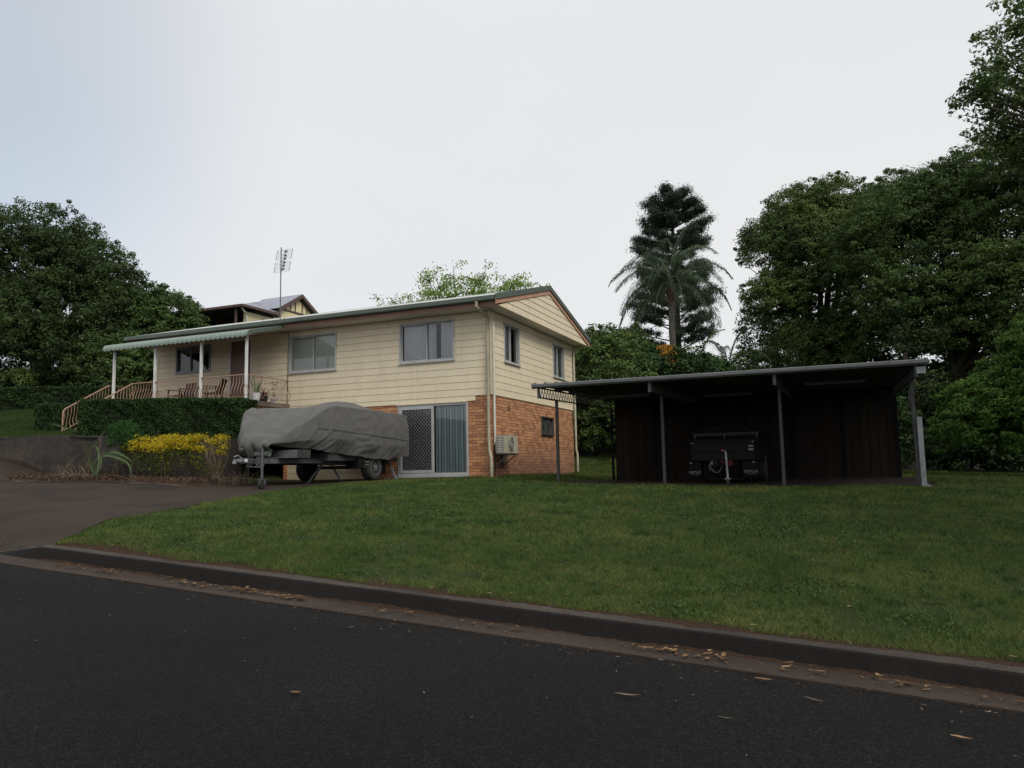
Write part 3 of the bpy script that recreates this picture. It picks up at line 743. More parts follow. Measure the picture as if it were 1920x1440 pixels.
# downpipes, conduit, vent, drain
m = MB(); m.tube([(-.10, -.68, 6.16), (-.10, -.68, 6.03), (-.08, -.52, 5.96), (-.065, -.14, 5.86), (-.06, -.085, 5.80), (-.06, -.085, 2.42), (-.05, -.085, 2.15), (.0, -.11, 2.0), (.02, -.115, 1.85), (.02, -.115, 1.30)], .042, 10)
for z in (1.68, 1.55): m.tube([(.02, -.115, z), (.02, -.115, z + .04)], .052, 10)
m.build('downpipe', M['pipe'], house, smooth=True)
m = MB(); m.tube([(.20, 7.70, 6.10), (.12, 7.5, 6.0), (.05, 7.22, 5.90), (.05, 7.15, 5.82), (.05, 7.15, 2.3), (.10, 7.13, 2.1), (.10, 7.13, 1.35)], .042, 10); m.build('downpipe', M['pipe'], house, smooth=True)
m = MB(); m.tube([(.055, .055, 5.66), (.055, .055, 3.0), (.06, .06, 2.36)], .036, 10); m.box(.03, .02, 5.66, .09, .09, 5.72); m.tube([(.052, .055, 2.36), (.052, .055, 2.1), (.06, .2, 2.05)], .02, 8)
m.build('conduit', M['conduit'], house, smooth=True)
m = MB(); m.tube([(.058, .03, 2.30), (.058, .03, 1.42)], .014, 6); m.build('cable', M['blackplastic'], house)
m = MB(TB); m.box(1.09, .001, 3.30, 1.28, .006, 3.43)
for k in range(4): m.box(1.10, .006, 3.315 + k * .028, 1.27, .012, 3.33 + k * .028)
m.build('air_vent', M['brown_fascia'], house)
m = MB(); m.tube([(-6.95, -.03, 6.05), (-6.96, -.035, 5.2), (-6.965, -.035, 3.75)], .008, 5); m.tube([(-6.96, -.04, 5.99), (-7.1, -.3, 6.03), (-7.35, -.72, 6.2), (-7.5, -.6, 6.40)], .008, 5)
m.build('aerial_cable', M['blackplastic'], house)

# porch: awning, posts, railings, steps
def awning():
    m = MB(); yb, zb_, yf, zf = -.62, 6.10, -2.0, 5.755; R = .165
    prof = [(yb + (yf - yb) * t, zb_ + (zf - zb_) * t) for t in (0, .35, .7, 1)]
    for a in range(1, 8):
        an = math.radians(12 + a * 13); prof.append((yf - R * math.sin(an) + R * math.sin(math.radians(12)), zf - R * (math.cos(math.radians(12)) - math.cos(an)) * .95))
    n = 620; rows = []
    for y, z in prof:
        rows.append([(-12.52 + (12.52 - 6.72) * i / n, y, z + .017 * (1 - 2 * abs(math.sin(i * (5.8 / n) * math.pi / .185)) ** 1.5)) for i in range(n + 1)])
    m.grid(rows); a = m.build('porch_awning', M['awning'], house, smooth=True)
    m = MB(); m.grid([[(x, y, z - .012) for x in (-12.5, -6.74)] for y, z in prof[:4]])
    E = [(-6.715, y, z + .015) for y, z in prof] + [(-6.715, y, z - .0) for y, z in reversed([(prof[-1][0] + .02, prof[-1][1])])] + [(-6.715, -1.9, 5.68), (-6.715, yb, 6.0)]
    m.prism(E, (.018, 0, 0)); m.prism([(p[0] - 5.82, p[1], p[2]) for p in E], (.018, 0, 0))
    m.build('awning_end_panel', M['green_metal'], a)
    m = MB(); m.beam((-12.48, -1.905, 5.69), (-6.76, -1.905, 5.69), .045, .09); m.build('awning_beam', M['white'], a)
awning()
for x in (-6.93, -8.65, -10.51, -12.27):
    m = MB(); m.box(x - .032, -1.925, 3.40 if x > -7 else 3.751, x + .032, -1.86, 5.645); m.box(x - .05, -1.95, 3.7505, x + .05, -1.95 + .002, 3.80)
    m.build('porch_post', M['white'], house, bevel=.005)
def railing(P, Q, h0=.10, top=.74, bulge=.10, side=(0, -1), n=None, ends=True):
    """P,Q floor-level points; balusters with a bellied profile"""
    P = Vector(P); Q = Vector(Q); d = Q - P; L = d.length; n = n or int(L / .115); s = Vector((side[0], side[1], 0)); m = MB()
    m.beam(P + Vector((0, 0, top)), Q + Vector((0, 0, top)), .045, .028); m.beam(P + Vector((0, 0, h0)), Q + Vector((0, 0, h0)), .032, .014)
    for i in range(n + 1):
        b = P + d * ((i + (.5 if not ends else 0)) / (n + (1 if not ends else 0)))
        pr = [(0, top), (.01, top * .72), (.35, top * .58), (.85, top * .42), (1, top * .30), (.8, top * .22), (.25, h0 + .05), (0, h0)]
        m.tube([b + s * bulge * k + Vector((0, 0, z)) for k, z in pr], .0078, 5, cap=False)
    return m
F0 = 3.75
railing((-11.42, -1.90, F0), (-6.93, -1.90, F0)).build('porch_railing', M['rail'], house, label='long tan bellied railing along the front of the porch')
railing((-6.93, -1.90, F0), (-6.95, -.03, F0), side=(1, 0)).build('porch_railing', M['rail'], house, label='short tan railing from the corner post to the wall')
railing((-12.47, -1.90, F0), (-12.47, -.03, F0), side=(-1, 0)).build('porch_railing', M['rail'], house, label='tan railing on the far end of the porch')
sl = (3.62 - 4.48) / (3.41 - 1.91)
for x in (-11.42, -12.45):
    m = railing((x, -1.92, F0), (x, -3.38, F0 + sl * 1.46), side=(1 if x > -12 else -1, 0), bulge=.06)
    m.tube([(x, -3.36, F0 + .74 + sl * 1.44), (x, -3.43, 3.59), (x, -3.44, 3.50), (x, -3.44, 2.9)], .02, 8); m.build('stair_handrail', M['rail'], house, smooth=False)
m = MB()
for k in range(5): m.box(-12.35, -1.97 - (k + 1) * .29, 2.5, -11.5, -1.97 - k * .29 - .002, 3.60 - k * .17)
m.build('porch_steps', M['slab'], house, bevel=.008)
# ------------------------------------------------------------------ air conditioner on its bracket
ac = thing('air_conditioner', 'weathered cream air conditioner box bracketed to the brick wall beside the downpipe', 'air conditioner', (.26, .5, 2.04))
AX0, AX1, AY0, AY1, AZ0, AZ1 = .10, .43, .03, .80, 2.04, 2.545
m = MB(); m.box(AX0, AY0, AZ0, AX1, AY1, AZ1 - .018); m.box(AX0 - .006, AY0 - .006, AZ1 - .017, AX1 + .006, AY1 + .006, AZ1); m.build('casing', M['pipe'], ac, bevel=.01)
m = MB(); m.box(AX0 + .02, AY0 - .004, AZ0 + .03, AX1 - .09, AY0 - .0005, AZ1 - .05); m.build('coil_recess', M['darksteel'], ac)
m = MB()
for k in range(9): m.box(AX0 + .02, AY0 - .014, AZ0 + .04 + k * .047, AX1 - .09, AY0 - .005, AZ0 + .062 + k * .047)
m.box(AX0 + .115, AY0 - .017, AZ0 + .03, AX0 + .13, AY0 - .0145, AZ1 - .05); m.build('side_grille', M['offwhite'], ac)
m = MB()
for r in (.05, .09, .13, .17, .205): m.tube([(AX1 + .012, .33 + r * math.cos(a), 2.29 + r * math.sin(a)) for a in np.linspace(0, 2 * math.pi, 25)], .0035, 4, cap=False)
for k in range(8):
    a = k * math.pi / 4; m.tube([(AX1 + .010, .33, 2.29), (AX1 + .010, .33 + .205 * math.cos(a), 2.29 + .205 * math.sin(a))], .004, 4)
m.build('fan_grille', M['offwhite'], ac)
m = MB(); m.wheel((AX1 - .0, .33, 2.29), (1, 0, 0), .2, .01, 24, [(.2, -.004), (.2, .004)]); m.build('fan_opening', M['black'], ac)
for y in (.12, .62):
    m = MB(); m.beam((.0, y, 2.02), (.50, y, 2.02), .035); m.beam((.02, y, 1.68), (.42, y, 2.0), .03); m.beam((.018, y, 1.64), (.018, y, 2.03), .035); m.build('bracket', M['darksteel'], ac)

# ------------------------------------------------------------------ television aerial
an = thing('tv_antenna', 'tall television aerial mast with slanted phased-array elements on the green gutter', 'antenna', (-6.9, -.5, 6.3))
mx, my = -6.88, -.52
m = MB(); m.tube([(mx, my, 6.18), (mx, my, 8.62)], .016, 8); m.tube([(mx, my, 6.22), (mx - .02, -.3, 6.42)], .012, 6); m.tube([(mx, my, 6.9), (mx + .01, my - .02, 6.2)], .006, 5); m.build('mast', M['galv_dark'], an)
m = MB(); cx, cz = mx + .13, 8.17; tl = math.radians(12)
def R2(u, v, w=0):
    u *= .8; v *= .82; w *= .8; return (cx + (u * math.cos(tl) + v * math.sin(tl)) * .92, my - .05 + w + u * .38, cz - u * math.sin(tl) * -.0 + v * math.cos(tl) * 1 + u * .12)
for seg in ((.04, .42), (-.44, -.06)):
    for u in (-.30, .0, .30): m.tube([R2(u, -seg[0] if 0 else seg[0]), R2(u, seg[1])], .007, 5)
    for k in range(8):
        v = seg[0] + (seg[1] - seg[0]) * k / 7; m.tube([R2(-.30, v), R2(.30, v)], .0035, 4)
m.build('reflector_screen', M['galv_dark'], an)
m = MB(); m.tube([R2(.13, -.42, -.12), R2(.13, .36, -.12)], .009, 5)
for v in (-.38, -.25, -.12, .02, .14, .30):
    m.box(*(np.array(R2(.13, v, -.12)) - (.02, .02, .018)), *(np.array(R2(.13, v, -.12)) + (.05, .02, .018)))
    m.tube([R2(.13, v, -.14), R2(.26, v + .06, -.18)], .004, 4); m.tube([R2(.13, v, -.14), R2(.0, v + .06, -.18)], .004, 4)
m.tube([(mx, my, 8.17), R2(.0, .0)], .012, 6); m.build('dipoles', M['darksteel'], an)

# ------------------------------------------------------------------ carport
cp = thing('carport', 'open steel carport with low pitched sheet roof and plank back wall', 'carport', (6.3, .5, 1.2))
GX0, GX1, GY, BY = 2.25, 10.41, -2.6, 3.75
def croof(y): return 3.50 + (y - GY) * .022
def gslope(x): return 3.50 + (x - GX0) * -.004
m = MB(); xs = []; x = GX0
while x < GX1:
    xs += [(x, 0), (x + .035, .032), (x + .065, .032), (x + .10, 0)]; x += .26
rows = []
for y in (GY - .03, BY + .25): rows.append([(xx, y, croof(y) + .06 + a) for xx, a in xs])
m.grid(rows); rows = [[(p[0], p[1], p[2] - .004) for p in r] for r in rows]; m.grid(rows)
croof_o = m.build('roof_sheeting', M['galv_dark'], cp)
m = MB()
P = [(GY + .03, 3.46), (GY - .07, 3.455), (GY - .11, 3.49), (GY - .115, 3.545), (GY - .10, 3.56), (GY - .09, 3.55), (GY + .03, 3.48)]
m.prism([(GX0, y, z) for y, z in P], (GX1 - GX0, 0, 0)); m.build('gutter', paint('grey_gutter', (.16, .165, .17), .4, .4, var=.15), cp)
m = MB()
for y in (-2.3, -1.2, -.1, 1.0, 2.1, 3.2): m.box(GX0 + .03, y - .03, croof(y) - .015, GX1 - .05, y + .03, croof(y) + .055)
m.build('purlins', M['post'], cp)
posts = [2.37, 4.98, 7.59, 10.2]
for i, x in enumerate(posts):
    m = MB(); y0, y1 = GY + .03, BY - .05
    t = lambda y: croof(y) - .02; b = lambda y: croof(y) - .245
    m.beam((x, y0, t(y0)), (x, y1, t(y1)), .04, .03); m.beam((x, y0, b(y0)), (x, y1, b(y1)), .04, .03)
    m.prism([(x - .03, y0, t(y0) + .02), (x - .03, y0, b(y0) - .02), (x - .03, y0 + .06, b(y0) - .02), (x - .03, y0 + .01, t(y0) + .02)], (.06, 0, 0)) 
    k = y0 + .05; up = True
    while k < y1 - .1:
        a = (x, k, t(k) if up else b(k)); c = (x, k + .095, b(k + .095) if up else t(k + .095)); m.tube([a, c], .008, 5); k += .095; up = not up
    m.build('roof_truss', M['galv_dark'], cp)
    m = MB(); zb = zg(x, -1.33); m.box(x - .032, -1.36, zb - .05, x + .032, -1.30, 3.30); m.build('post', M['post'], cp)
    m = MB(); m.box(x - .032, BY - .10, 1.15, x + .032, BY - .04, 3.38); m.build('post', M['black'], cp)
m = MB(); m.box(10.20, -2.62, 3.29, 10.36, -2.54, 3.42); m.build('gutter_bracket', M['galv'], cp)
m = MB(); m.box(10.24, -1.46, 1.10, 10.335, -1.395, 2.52); m.box(10.235, -1.465, 1.62, 10.34, -1.39, 1.66)
m.prism([(10.24, -1.46, 1.16), (10.335, -1.46, 1.16), (10.42, -1.52, 1.10), (10.40, -1.56, 1.085), (10.24, -1.50, 1.085)], (0, .07, 0)); m.build('downpipe', M['galv'], cp)
m = MB(); x = 2.44; k = 0
while x < 10.15:
    w = .228; dz = .01 * math.sin(k * 3.7)
    for a, c, d in ((x + .006, x + w - .006, 0), ): m.box(a, BY + .004 * math.sin(k * 2.1), 1.17, c, BY + .03, 3.685)
    x += w + .0; k += 1
m.box(2.44, BY + .0305, 1.17, 10.2, BY + .04, 3.68)
m.build('back_wall', M['shed'], cp)
m = MB()
m.box(2.45, BY - .04, 3.50, 10.18, BY - .006, 3.64)
for x in (3.68, 6.28, 8.88): m.box(x - .025, BY - .039, 1.17, x + .025, BY - .0061, 3.58)
m.build('wall_girts', M['black'], cp)
for x, y in ((3.3, -.6), (8.1, -1.0), (5.6, .6)):
    m = MB(); m.box(x, y, 3.36, x + 1.25, y + .08, 3.40); m.box(x + .03, y + .02, 3.335, x + 1.22, y + .06, 3.36); m.build('light_batten', M['galv_dark'], cp)
def dirt():
    ys = np.linspace(-1.5, 4.2, 30); rows = []
    for y in ys:
        a = 2.2 + .5 * math.sin(y * 2) * .3 + (0.25 if y < -1.2 else 0); b = 10.6 + .15 * math.sin(y * 3); xs = np.linspace(a, b, 40)
        rows.append([(x, y, q + .012) for x, q in zip(xs, zground(xs, np.full(40, y)))])
    tag(MB().grid(rows).build('bare_dirt', M['dirt'], smooth=True), kind='structure')
dirt()
pt = MB(); pt.tube([(2.44, 3.9, 3.27), (1.6, 5.1, 3.30), (.06, 7.1, 3.34)], .006, 5)
tag(pt.build('washing_line', M['galv']), 'thin wire stretched from the carport truss to the rear corner of the house', 'wire')

# ------------------------------------------------------------------ black camper trailer with the two OPUS boxes
ct = thing('camper_trailer', 'black folding camper trailer with silver lettering parked under the carport', 'trailer', (6.15, .8, 1.2))
m = MB(); m.box(5.36, -.10, 1.70, 6.97, 3.1, 2.25); m.build('body', M['black'], ct, bevel=.02)
m = MB(); m.box(5.34, -.22, 1.32, 5.64, .25, 1.69); m.build('storage_box', M['black'], ct, bevel=.012)
m = MB(); m.box(6.60, -.22, 1.32, 6.95, .25, 1.69); m.build('storage_box', M['black'], ct, bevel=.012)
m = MB(); m.box(5.42, -.19, 1.72, 6.90, -.101, 2.19); m.box(5.40, -.215, 1.93, 6.92, -.191, 1.94); m.build('front_box', M['blackplastic'], ct, bevel=.01)
m = MB(); m.box(5.45, .0, 2.26, 6.88, 3.0, 2.42); m.prism([(5.52, .2, 2.421), (6.85, .2, 2.421), (6.7, .2, 2.55), (6.1, .2, 2.60), (5.6, .2, 2.53)], (0, 2.5, 0)); m.build('folded_canvas', M['black'], ct, bevel=.03)
m = MB(); m.tube([(5.46, -.06, 2.375), (6.99, -.06, 2.375)], .012, 8); m.tube([(5.46, -.06, 2.335), (6.99, -.06, 2.335)], .012, 8)
for x in (5.5, 6.2, 6.95): m.box(x - .012, -.058, 2.2, x + .012, -.045, 2.38)
m.build('top_rail', M['galv_dark'], ct)
for x, z in ((5.44, 2.15), (6.87, 2.15), (5.40, 1.675), (6.86, 1.675)):
    m = MB(); m.box(x - .028, -.232, z - .01, x + .028, -.2155, z + .01); m.build('latch', M['text'], ct)
m = MB(); m.box(6.76, -.2145, 2.03, 6.87, -.2135 + .001, 2.07); m.build('sticker', M['text'], ct)
m = MB(); m.box(6.76, -.2145, 1.95, 6.87, -.2135 + .001, 1.995); m.build('sticker', M['text'], ct)
m = MB()
for x in (5.42, 6.88): m.wheel((x, 1.7, 1.50), (1, 0, 0), .34, .22)
for i, x in enumerate((5.42, 6.88)):
    w = MB(); w.wheel((x, 1.7, 1.52), (1, 0, 0), .34, .22); t_ = w.build('wheel', M['rubber'], ct, smooth=True)
    w = MB(); w.wheel((x + (.09 if i else -.09), 1.7, 1.52), (1, 0, 0), .2, .04, 24, [(.2, -.02), (.2, .02)]); w.build('rim', M['darksteel'], t_)
m = MB(); m.beam((5.75, .0, 1.62), (6.12, -1.25, 1.64), .05, .09); m.beam((6.55, .0, 1.62), (6.18, -1.25, 1.64), .05, .09); m.box(6.10, -1.42, 1.60, 6.20, -1.2, 1.70); m.box(5.65, -.0, 1.25, 6.7, 3.0, 1.32); m.build('drawbar', M['black'], ct)
jw = MB(); zj = zg(6.39, -1.25); jw.tube([(6.36, -1.2, 1.90), (6.385, -1.24, zj + .16)], .025, 10); jw.box(6.33, -1.30, zj + .14, 6.44, -1.18, zj + .17)
jw.tube([(6.36, -1.2, 1.90), (6.36, -1.2, 1.93), (6.30, -1.22, 1.94)], .009, 6)
j = jw.build('jockey_wheel', M['galv'], ct)
w = MB(); w.wheel((6.39, -1.26, zj + .08), (1, 0, .1), .085, .07, 20); w.build('tyre', M['rubber'], j)
w = MB(); w.tube([(6.285, -1.22, 1.92), (6.285, -1.22, 1.965)], .016, 8); w.build('crank_knob', M['red'], j)
m = MB()
def chain(m, a, b, sag, n=24):
    a = Vector(a); b = Vector(b); pp = []
    for i in range(n + 1):
        t = i / n; p = a.lerp(b, t); p.z -= sag * 4 * t * (1 - t); pp.append(p)
    for i in range(n):
        d = (pp[i + 1] - pp[i]); c = (pp[i] + pp[i + 1]) / 2; d.normalize(); s = d.cross(Vector((0, 1, 0) if i % 2 else (1, 0, .2))).normalized()
        R = [c + d * .016 * math.cos(q) + s * .009 * math.sin(q) for q in np.linspace(0, 2 * math.pi, 9)]; m.tube(R, .003, 4, cap=False)
chain(m, (5.95, -1.0, 1.64), (6.27, -1.0, 1.64), .20); chain(m, (5.95, -1.0, 1.62), (5.96, -1.0, 1.48), .0, 7); m.build('safety_chain', M['chain'], ct)
m = MB(); m.wheel((6.03, -1.02, 1.66), (0, 1, 0), .055, .02, 16, [(.055, -.01), (.055, .01)]); m.build('coupling_plate', M['galv_dark'], ct)
m = MB(); m.wheel((6.03, -1.035, 1.655), (0, 1, 0), .018, .01, 12, [(.018, -.005), (.018, .005)]); m.build('yellow_plug', M['yellow'], ct)
m = MB(); m.tube([(6.14, -1.1, 1.70), (6.20, -1.12, 1.64), (6.25, -1.1, 1.70), (6.3, -1.05, 1.66)], .01, 6); m.build('red_cable', M['red'], ct)
m = MB(); m.tube([(6.43 + .03 * math.cos(a), -1.0, 1.66 + .055 * math.sin(a)) for a in np.linspace(0, 6.28, 14)], .009, 5); m.build('red_hoop', M['red'], ct)
def text(s, x, y, z, size, mat, parent, name):
    cu = bpy.data.curves.new(name, 'FONT'); cu.body = s; cu.size = size; cu.align_x = 'CENTER'; cu.extrude = .002; cu.space_character = 1.05
    o = bpy.data.objects.new(name + '_tmp', cu); COL.objects.link(o)
    dg = bpy.context.evaluated_depsgraph_get(); me = bpy.data.meshes.new_from_object(o.evaluated_get(dg)); bpy.data.objects.remove(o)
    me.transform(Matrix.Translation((x, y, z)) @ Matrix.Rotation(math.radians(90), 4, 'X') @ Matrix.Scale(1.45, 4, (1, 0, 0))); me.materials.clear(); me.materials.append(mat)
    q = bpy.data.objects.new(name, me); COL.objects.link(q); attach(q, parent); return q
for x, s in ((5.49, .078), (6.79, .088)):
    text('OPUS', x, -.224, 1.425, s, M['text'], ct, 'lettering')
    m = MB(); m.box(x - .10, -.226, 1.398, x + .10, -.222, 1.404); m.box(x - .135, -.226, 1.445, x - .105, -.222, 1.455); m.build('lettering_underline', M['text'], ct)
del m

# ------------------------------------------------------------------ covered trailer on the driveway
tr = thing('covered_trailer', 'camper trailer under a draped grey cover standing on the driveway', 'trailer', (-3.7, -2.5, 1.38))
def cover():
    from mathutils import noise as mn
    Y0, Y1 = -5.15, -.42; ny = 110; nu = 130
    rows = []
    def tz(y):   # ridge height along the trailer
        return float(np.interp(y, [-5.15, -4.9, -4.4, -3.88, -3.7, -3.0, -.6, -.42], [2.34, 2.50, 2.86, 3.20, 3.235, 3.235, 3.20, 3.16]))
    def xl(y): return float(np.interp(y, [-5.15, -4.8, -4.2, -3.8, -2.5, -.42], [-4.00, -4.38, -4.86, -4.98, -4.95, -4.90]))
    def tl(y): return float(np.interp(y, [-5.15, -4.8, -4.3, -3.88, -3.7, -3.0, -.6, -.42], [2.50, 2.80, 3.12, 3.26, 3.27, 3.26, 3.20, 3.16]))
    def xr(y): return float(np.interp(y, [-5.15, -4.9, -4.4, -3.8, -2.5, -.42], [-3.25, -3.02, -2.72, -2.53, -2.48, -2.46]))
    def hem(y, side): 
        if side > 0: return float(np.interp(y, [-5.15, -4.7, -3.9, -2.8, -1.6, -.9, -.42], [2.26, 2.22, 2.12, 2.02, 1.93, 1.945, 2.02]))
        return float(np.interp(y, [-5.15, -4.6, -3.8, -2, -.42], [2.2, 2.06, 2.05, 2.05, 2.05]))
    for i in range(ny + 1):
        y = Y0 + (Y1 - Y0) * i / ny; a, b, t = xl(y), xr(y), tz(y); hl, hr = hem(y, -1), hem(y, 1); r = .05
        row = []
        # arc-length split: left side, top, right side
        for j in range(nu + 1):
            u = j / nu
            if u < .3:
                k = u / .3; x = a; z = hl + (tl(y) - hl) * k; sn = (-1, 0); w = 1 - k
                x += -.10 * math.sin(k * math.pi) * (1 if y < -3.5 else .4)
            elif u < .7:
                k = (u - .3) / .4; x = a + (b - a) * k; z = tl(y) + (t - tl(y)) * k; sn = (0, 1); w = 0
                fr = max(0, min(1, (y + 4.2) / .6))
                z += .33 * math.exp(-((x + 3.75) / .62) ** 2 - ((y + 1.6) / 1.15) ** 2)
                z -= .035 * math.sin(k * math.pi) * (1 - fr) * 0
                z -= .05 * math.sin(k * math.pi) * max(0, 1 - abs(y + 4.3))
            else:
                k = (u - .7) / .3; x = b; z = t + (hr - t) * k; sn = (1, 0); w = k
                x += .05 * math.sin(k * math.pi)
            # folds: long diagonal pulls on the sides and fine crumple
            q = Vector((x * .9, y * .9, z * .9)); nz = mn.noise(q * 1.6) * .045 + mn.noise(q * 5) * .014
            if sn[0]:
                ph = (y + (t - z) * 1.25) * 5.5 + mn.noise(q * 1.3) * 3.5
                f = (.030 * (1 - abs(math.sin(ph))) ** 2 + .020 * (1 - abs(math.sin(ph * 1.9 + 1))) ** 2 + .008 * math.sin(ph * 4)) * (.35 + w) + nz * .8
                x += f * sn[0]
                if w > .72: x -= sn[0] * (w - .72) * .45 * (1 + .4 * math.sin(y * 5)); 
                if w > .9: z += .010 * math.sin(y * 7) + .007 * math.sin(y * 23)
            else:
                z += nz * .8 + (.012 * math.sin(x * 14 + y * 3) if y < -3.8 else 0)
                if y < -3.9:   # drag folds on the sloping front
                    ph = (x * 1.2 + z * 2.5) * 5 + mn.noise(q * 1.5) * 3; z += .022 * (1 - abs(math.sin(ph))) ** 2 + .01 * math.sin(ph * 2.7)
            row.append((x, y + (mn.noise(q * 2) * .02), z))
        rows.append(row)
    # front skirt: continues from the first row down and inwards
    first = rows[0]; sk = []
    for s_ in range(14, 0, -1):
        k = s_ / 14; rw_ = []
        for j, p in enumerate(first):
            u = j / nu; xm = -3.8; drop = (.42 * k) * math.sin(min(1, max(0, (u - .0) / 1)) * math.pi) ** .5
            drop *= (1.15 if u < .45 else .55 if u > .62 else .85)
            yy = p[1] - .10 * math.sin(k * math.pi) + .06 * k * k + .02 * math.sin(p[0] * 16 + k * 3) * k
            rw_.append((p[0] + (xm - p[0]) * .06 * k, yy, max(p[2] - drop, 2.0 if u < .5 else 2.12) + .012 * math.sin(p[0] * 20) * k))
        sk.append(rw_)
    last = rows[-1]; bk = []
    for s_ in range(1, 15):
        k = s_ / 14
        bk.append([(p[0], p[1] + .03 * math.sin(k * math.pi), p[2] + (max(2.02, min(p[2], 2.02 + .02 * math.sin(p[0] * 9))) - p[2]) * k) for p in last])
    allr = sk + rows + bk
    o = MB().grid(allr).build('fabric_cover', M['fabric'], tr, smooth=False)
    o.data.polygons.foreach_set('use_smooth', [True] * len(o.data.polygons))
    sm = o.modifiers.new('soft', 'SMOOTH'); sm.factor = .5; sm.iterations = 2
    # seam piping on the right side
    pts = []
    for i in range(ny + 1):
        y = Y0 + (Y1 - Y0) * i / ny
        if y < -4.25: continue
        zz = 2.665 + (2.457 - 2.665) * (y + 4.34) / 3.98; row = rows[i]
        c = min((abs(p[2] - zz), p[0]) for p in row[int(nu * .72):]); pts.append((c[1] + .010, y, zz))
    pts = [tuple(np.mean([pts[max(0, min(len(pts) - 1, i + d))] for d in (-2, -1, 0, 1, 2)], axis=0)) for i in range(len(pts))]
    MB().tube(pts, .0065, 6).build('seam', M['darksteel'], o)
cover()
zd = lambda x, y: zg(x, y) + .012
for i, x in enumerate((-4.88, -2.78)):
    w = MB(); w.wheel((x, -1.7, zd(x, -1.7) + .355), (1, 0, 0), .355, .255, 36); t_ = w.build('wheel', M['rubber'], tr, smooth=True)
    s = 1 if i else -1; r = MB(); c = (x + s * .10, -1.7, zd(x, -1.7) + .355)
    r.wheel(c, (1, 0, 0), .225, .05, 30, [(.225, -.06), (.225, .03), (.205, .03), (.19, -.03), (.19, -.06)])
    for k in range(5):
        a = k * 2 * math.pi / 5 + .3; p = Vector((c[0] + s * .015, c[1] + math.cos(a) * .19, c[2] + math.sin(a) * .19)); q = Vector((c[0] + s * .02, c[1], c[2])); r.beam(q, p, .05, .02, up=(1, 0, 0))
    r.wheel((c[0] + s * .02, c[1], c[2]), (1, 0, 0), .05, .03, 16, [(.05, -.02), (.045, .02)])
    r.build('rim', M['rim'], t_, smooth=True)
    r = MB(); r.wheel((x + s * .06, -1.7, zd(x, -1.7) + .355), (1, 0, 0), .19, .02, 24, [(.2, -.01), (.2, .01)]); r.build('brake_drum', M['black'], t_)
m = MB(); m.box(-4.75, -3.7, 1.90, -2.72, -.5, 2.10); m.box(-4.9, -1.74, 1.70, -2.7, -1.66, 1.78); m.box(-4.35, -3.7, 1.82, -4.27, -.5, 1.90); m.box(-3.1, -3.7, 1.82, -3.02, -.5, 1.90)
m.build('chassis', M['darksteel'], tr)
m = MB(); m.box(-3.0, -2.55, 1.72, -2.62, -2.3, 1.96); m.build('water_tank', M['blackplastic'], tr)
m = MB(); m.box(-2.98, -1.22, 1.55, -2.66, -1.19, 1.95); m.build('mud_flap', M['blackplastic'], tr)
m = MB()
for z in (1.80, 1.88): m.beam((-2.62, -2.25, z), (-2.62, -2.08 + .0, z), .02)
m.beam((-2.75, -2.28, 1.74), (-2.60, -2.28, 1.74), .02); m.build('step_bracket', M['galv'], tr)
m = MB(); zc = 1.90
m.beam((-4.45, -3.6, zc), (-3.62, -5.50, zc), .06, .11); m.beam((-2.95, -3.6, zc), (-3.50, -5.50, zc), .06, .11); m.box(-3.64, -5.67, 1.85, -3.48, -5.40, 1.97); m.box(-4.2, -4.3, zc + .057, -3.1, -3.9, zc + .07)
m.build('drawbar', M['galv_dark'], tr)
m = MB(); m.beam((-3.56, -5.65, 1.93), (-3.56, -5.93, 1.91), .07, .07); m.tube([(-3.56, -5.70, 1.97), (-3.56, -5.83, 2.03), (-3.56, -5.95, 1.99)], .014, 6); m.tube([(-3.56, -5.93, 1.90), (-3.56, -5.93, 1.84)], .045, 12)
for k in range(3): m.tube([(-3.55 + .03 * k, -5.55 + .1 * k, 1.86), (-3.5 + .03 * k, -5.6, 1.78), (-3.44 + .04 * k, -5.45 + .1 * k, 1.75), (-3.40, -5.35 + .1 * k, 1.83)], .008, 5)
m.build('coupling', M['galv'], tr)
m = MB(); m.box(-3.50, -5.69, 1.88, -3.42, -5.672, 1.95); m.build('white_tag', M['white'], tr)
m = MB(); zj = zd(-2.95, -5.75)
m.tube([(-2.97, -5.72, 2.16), (-2.95, -5.74, zj + .22)], .028, 12); m.tube([(-2.97, -5.72, 2.16), (-2.97, -5.72, 2.19), (-3.06, -5.74, 2.20)], .01, 6); m.beam((-3.5, -5.42, 1.90), (-2.97, -5.72, 1.90), .04, .05)
m.box(-3.03, -5.80, zj + .20, -2.87, -5.66, zj + .225); m.box(-3.03, -5.77, zj + .09, -3.015, -5.70, zj + .21); m.box(-2.885, -5.77, zj + .09, -2.87, -5.70, zj + .21)
j = m.build('jockey_stand', M['galv_dark'], tr)
m = MB(); m.wheel((-2.95, -5.74, zj + .11), (1, .12, 0), .11, .085, 24); m.build('jockey_tyre', M['rubber'], j, smooth=True)
m = MB(); m.wheel((-3.14, -5.5, zj + .06), (1, .3, 0), .06, .04, 18); m.build('jockey_tyre', M['rubber'], j)
m = MB(); m.tube([(-3.75, -5.05, 2.08), (-3.35, -5.05, 2.08)], .075, 16); m.tube([(-3.79, -5.05, 2.08), (-3.75, -5.05, 2.08)], [.045, .075], 16); m.build('gas_cylinder', M['tank'], tr, smooth=True)
m = MB(); m.tube([(-3.84, -5.05, 2.06), (-3.80, -5.05, 2.1)], .03, 8); m.build('blue_tape', M['cyan'], tr)
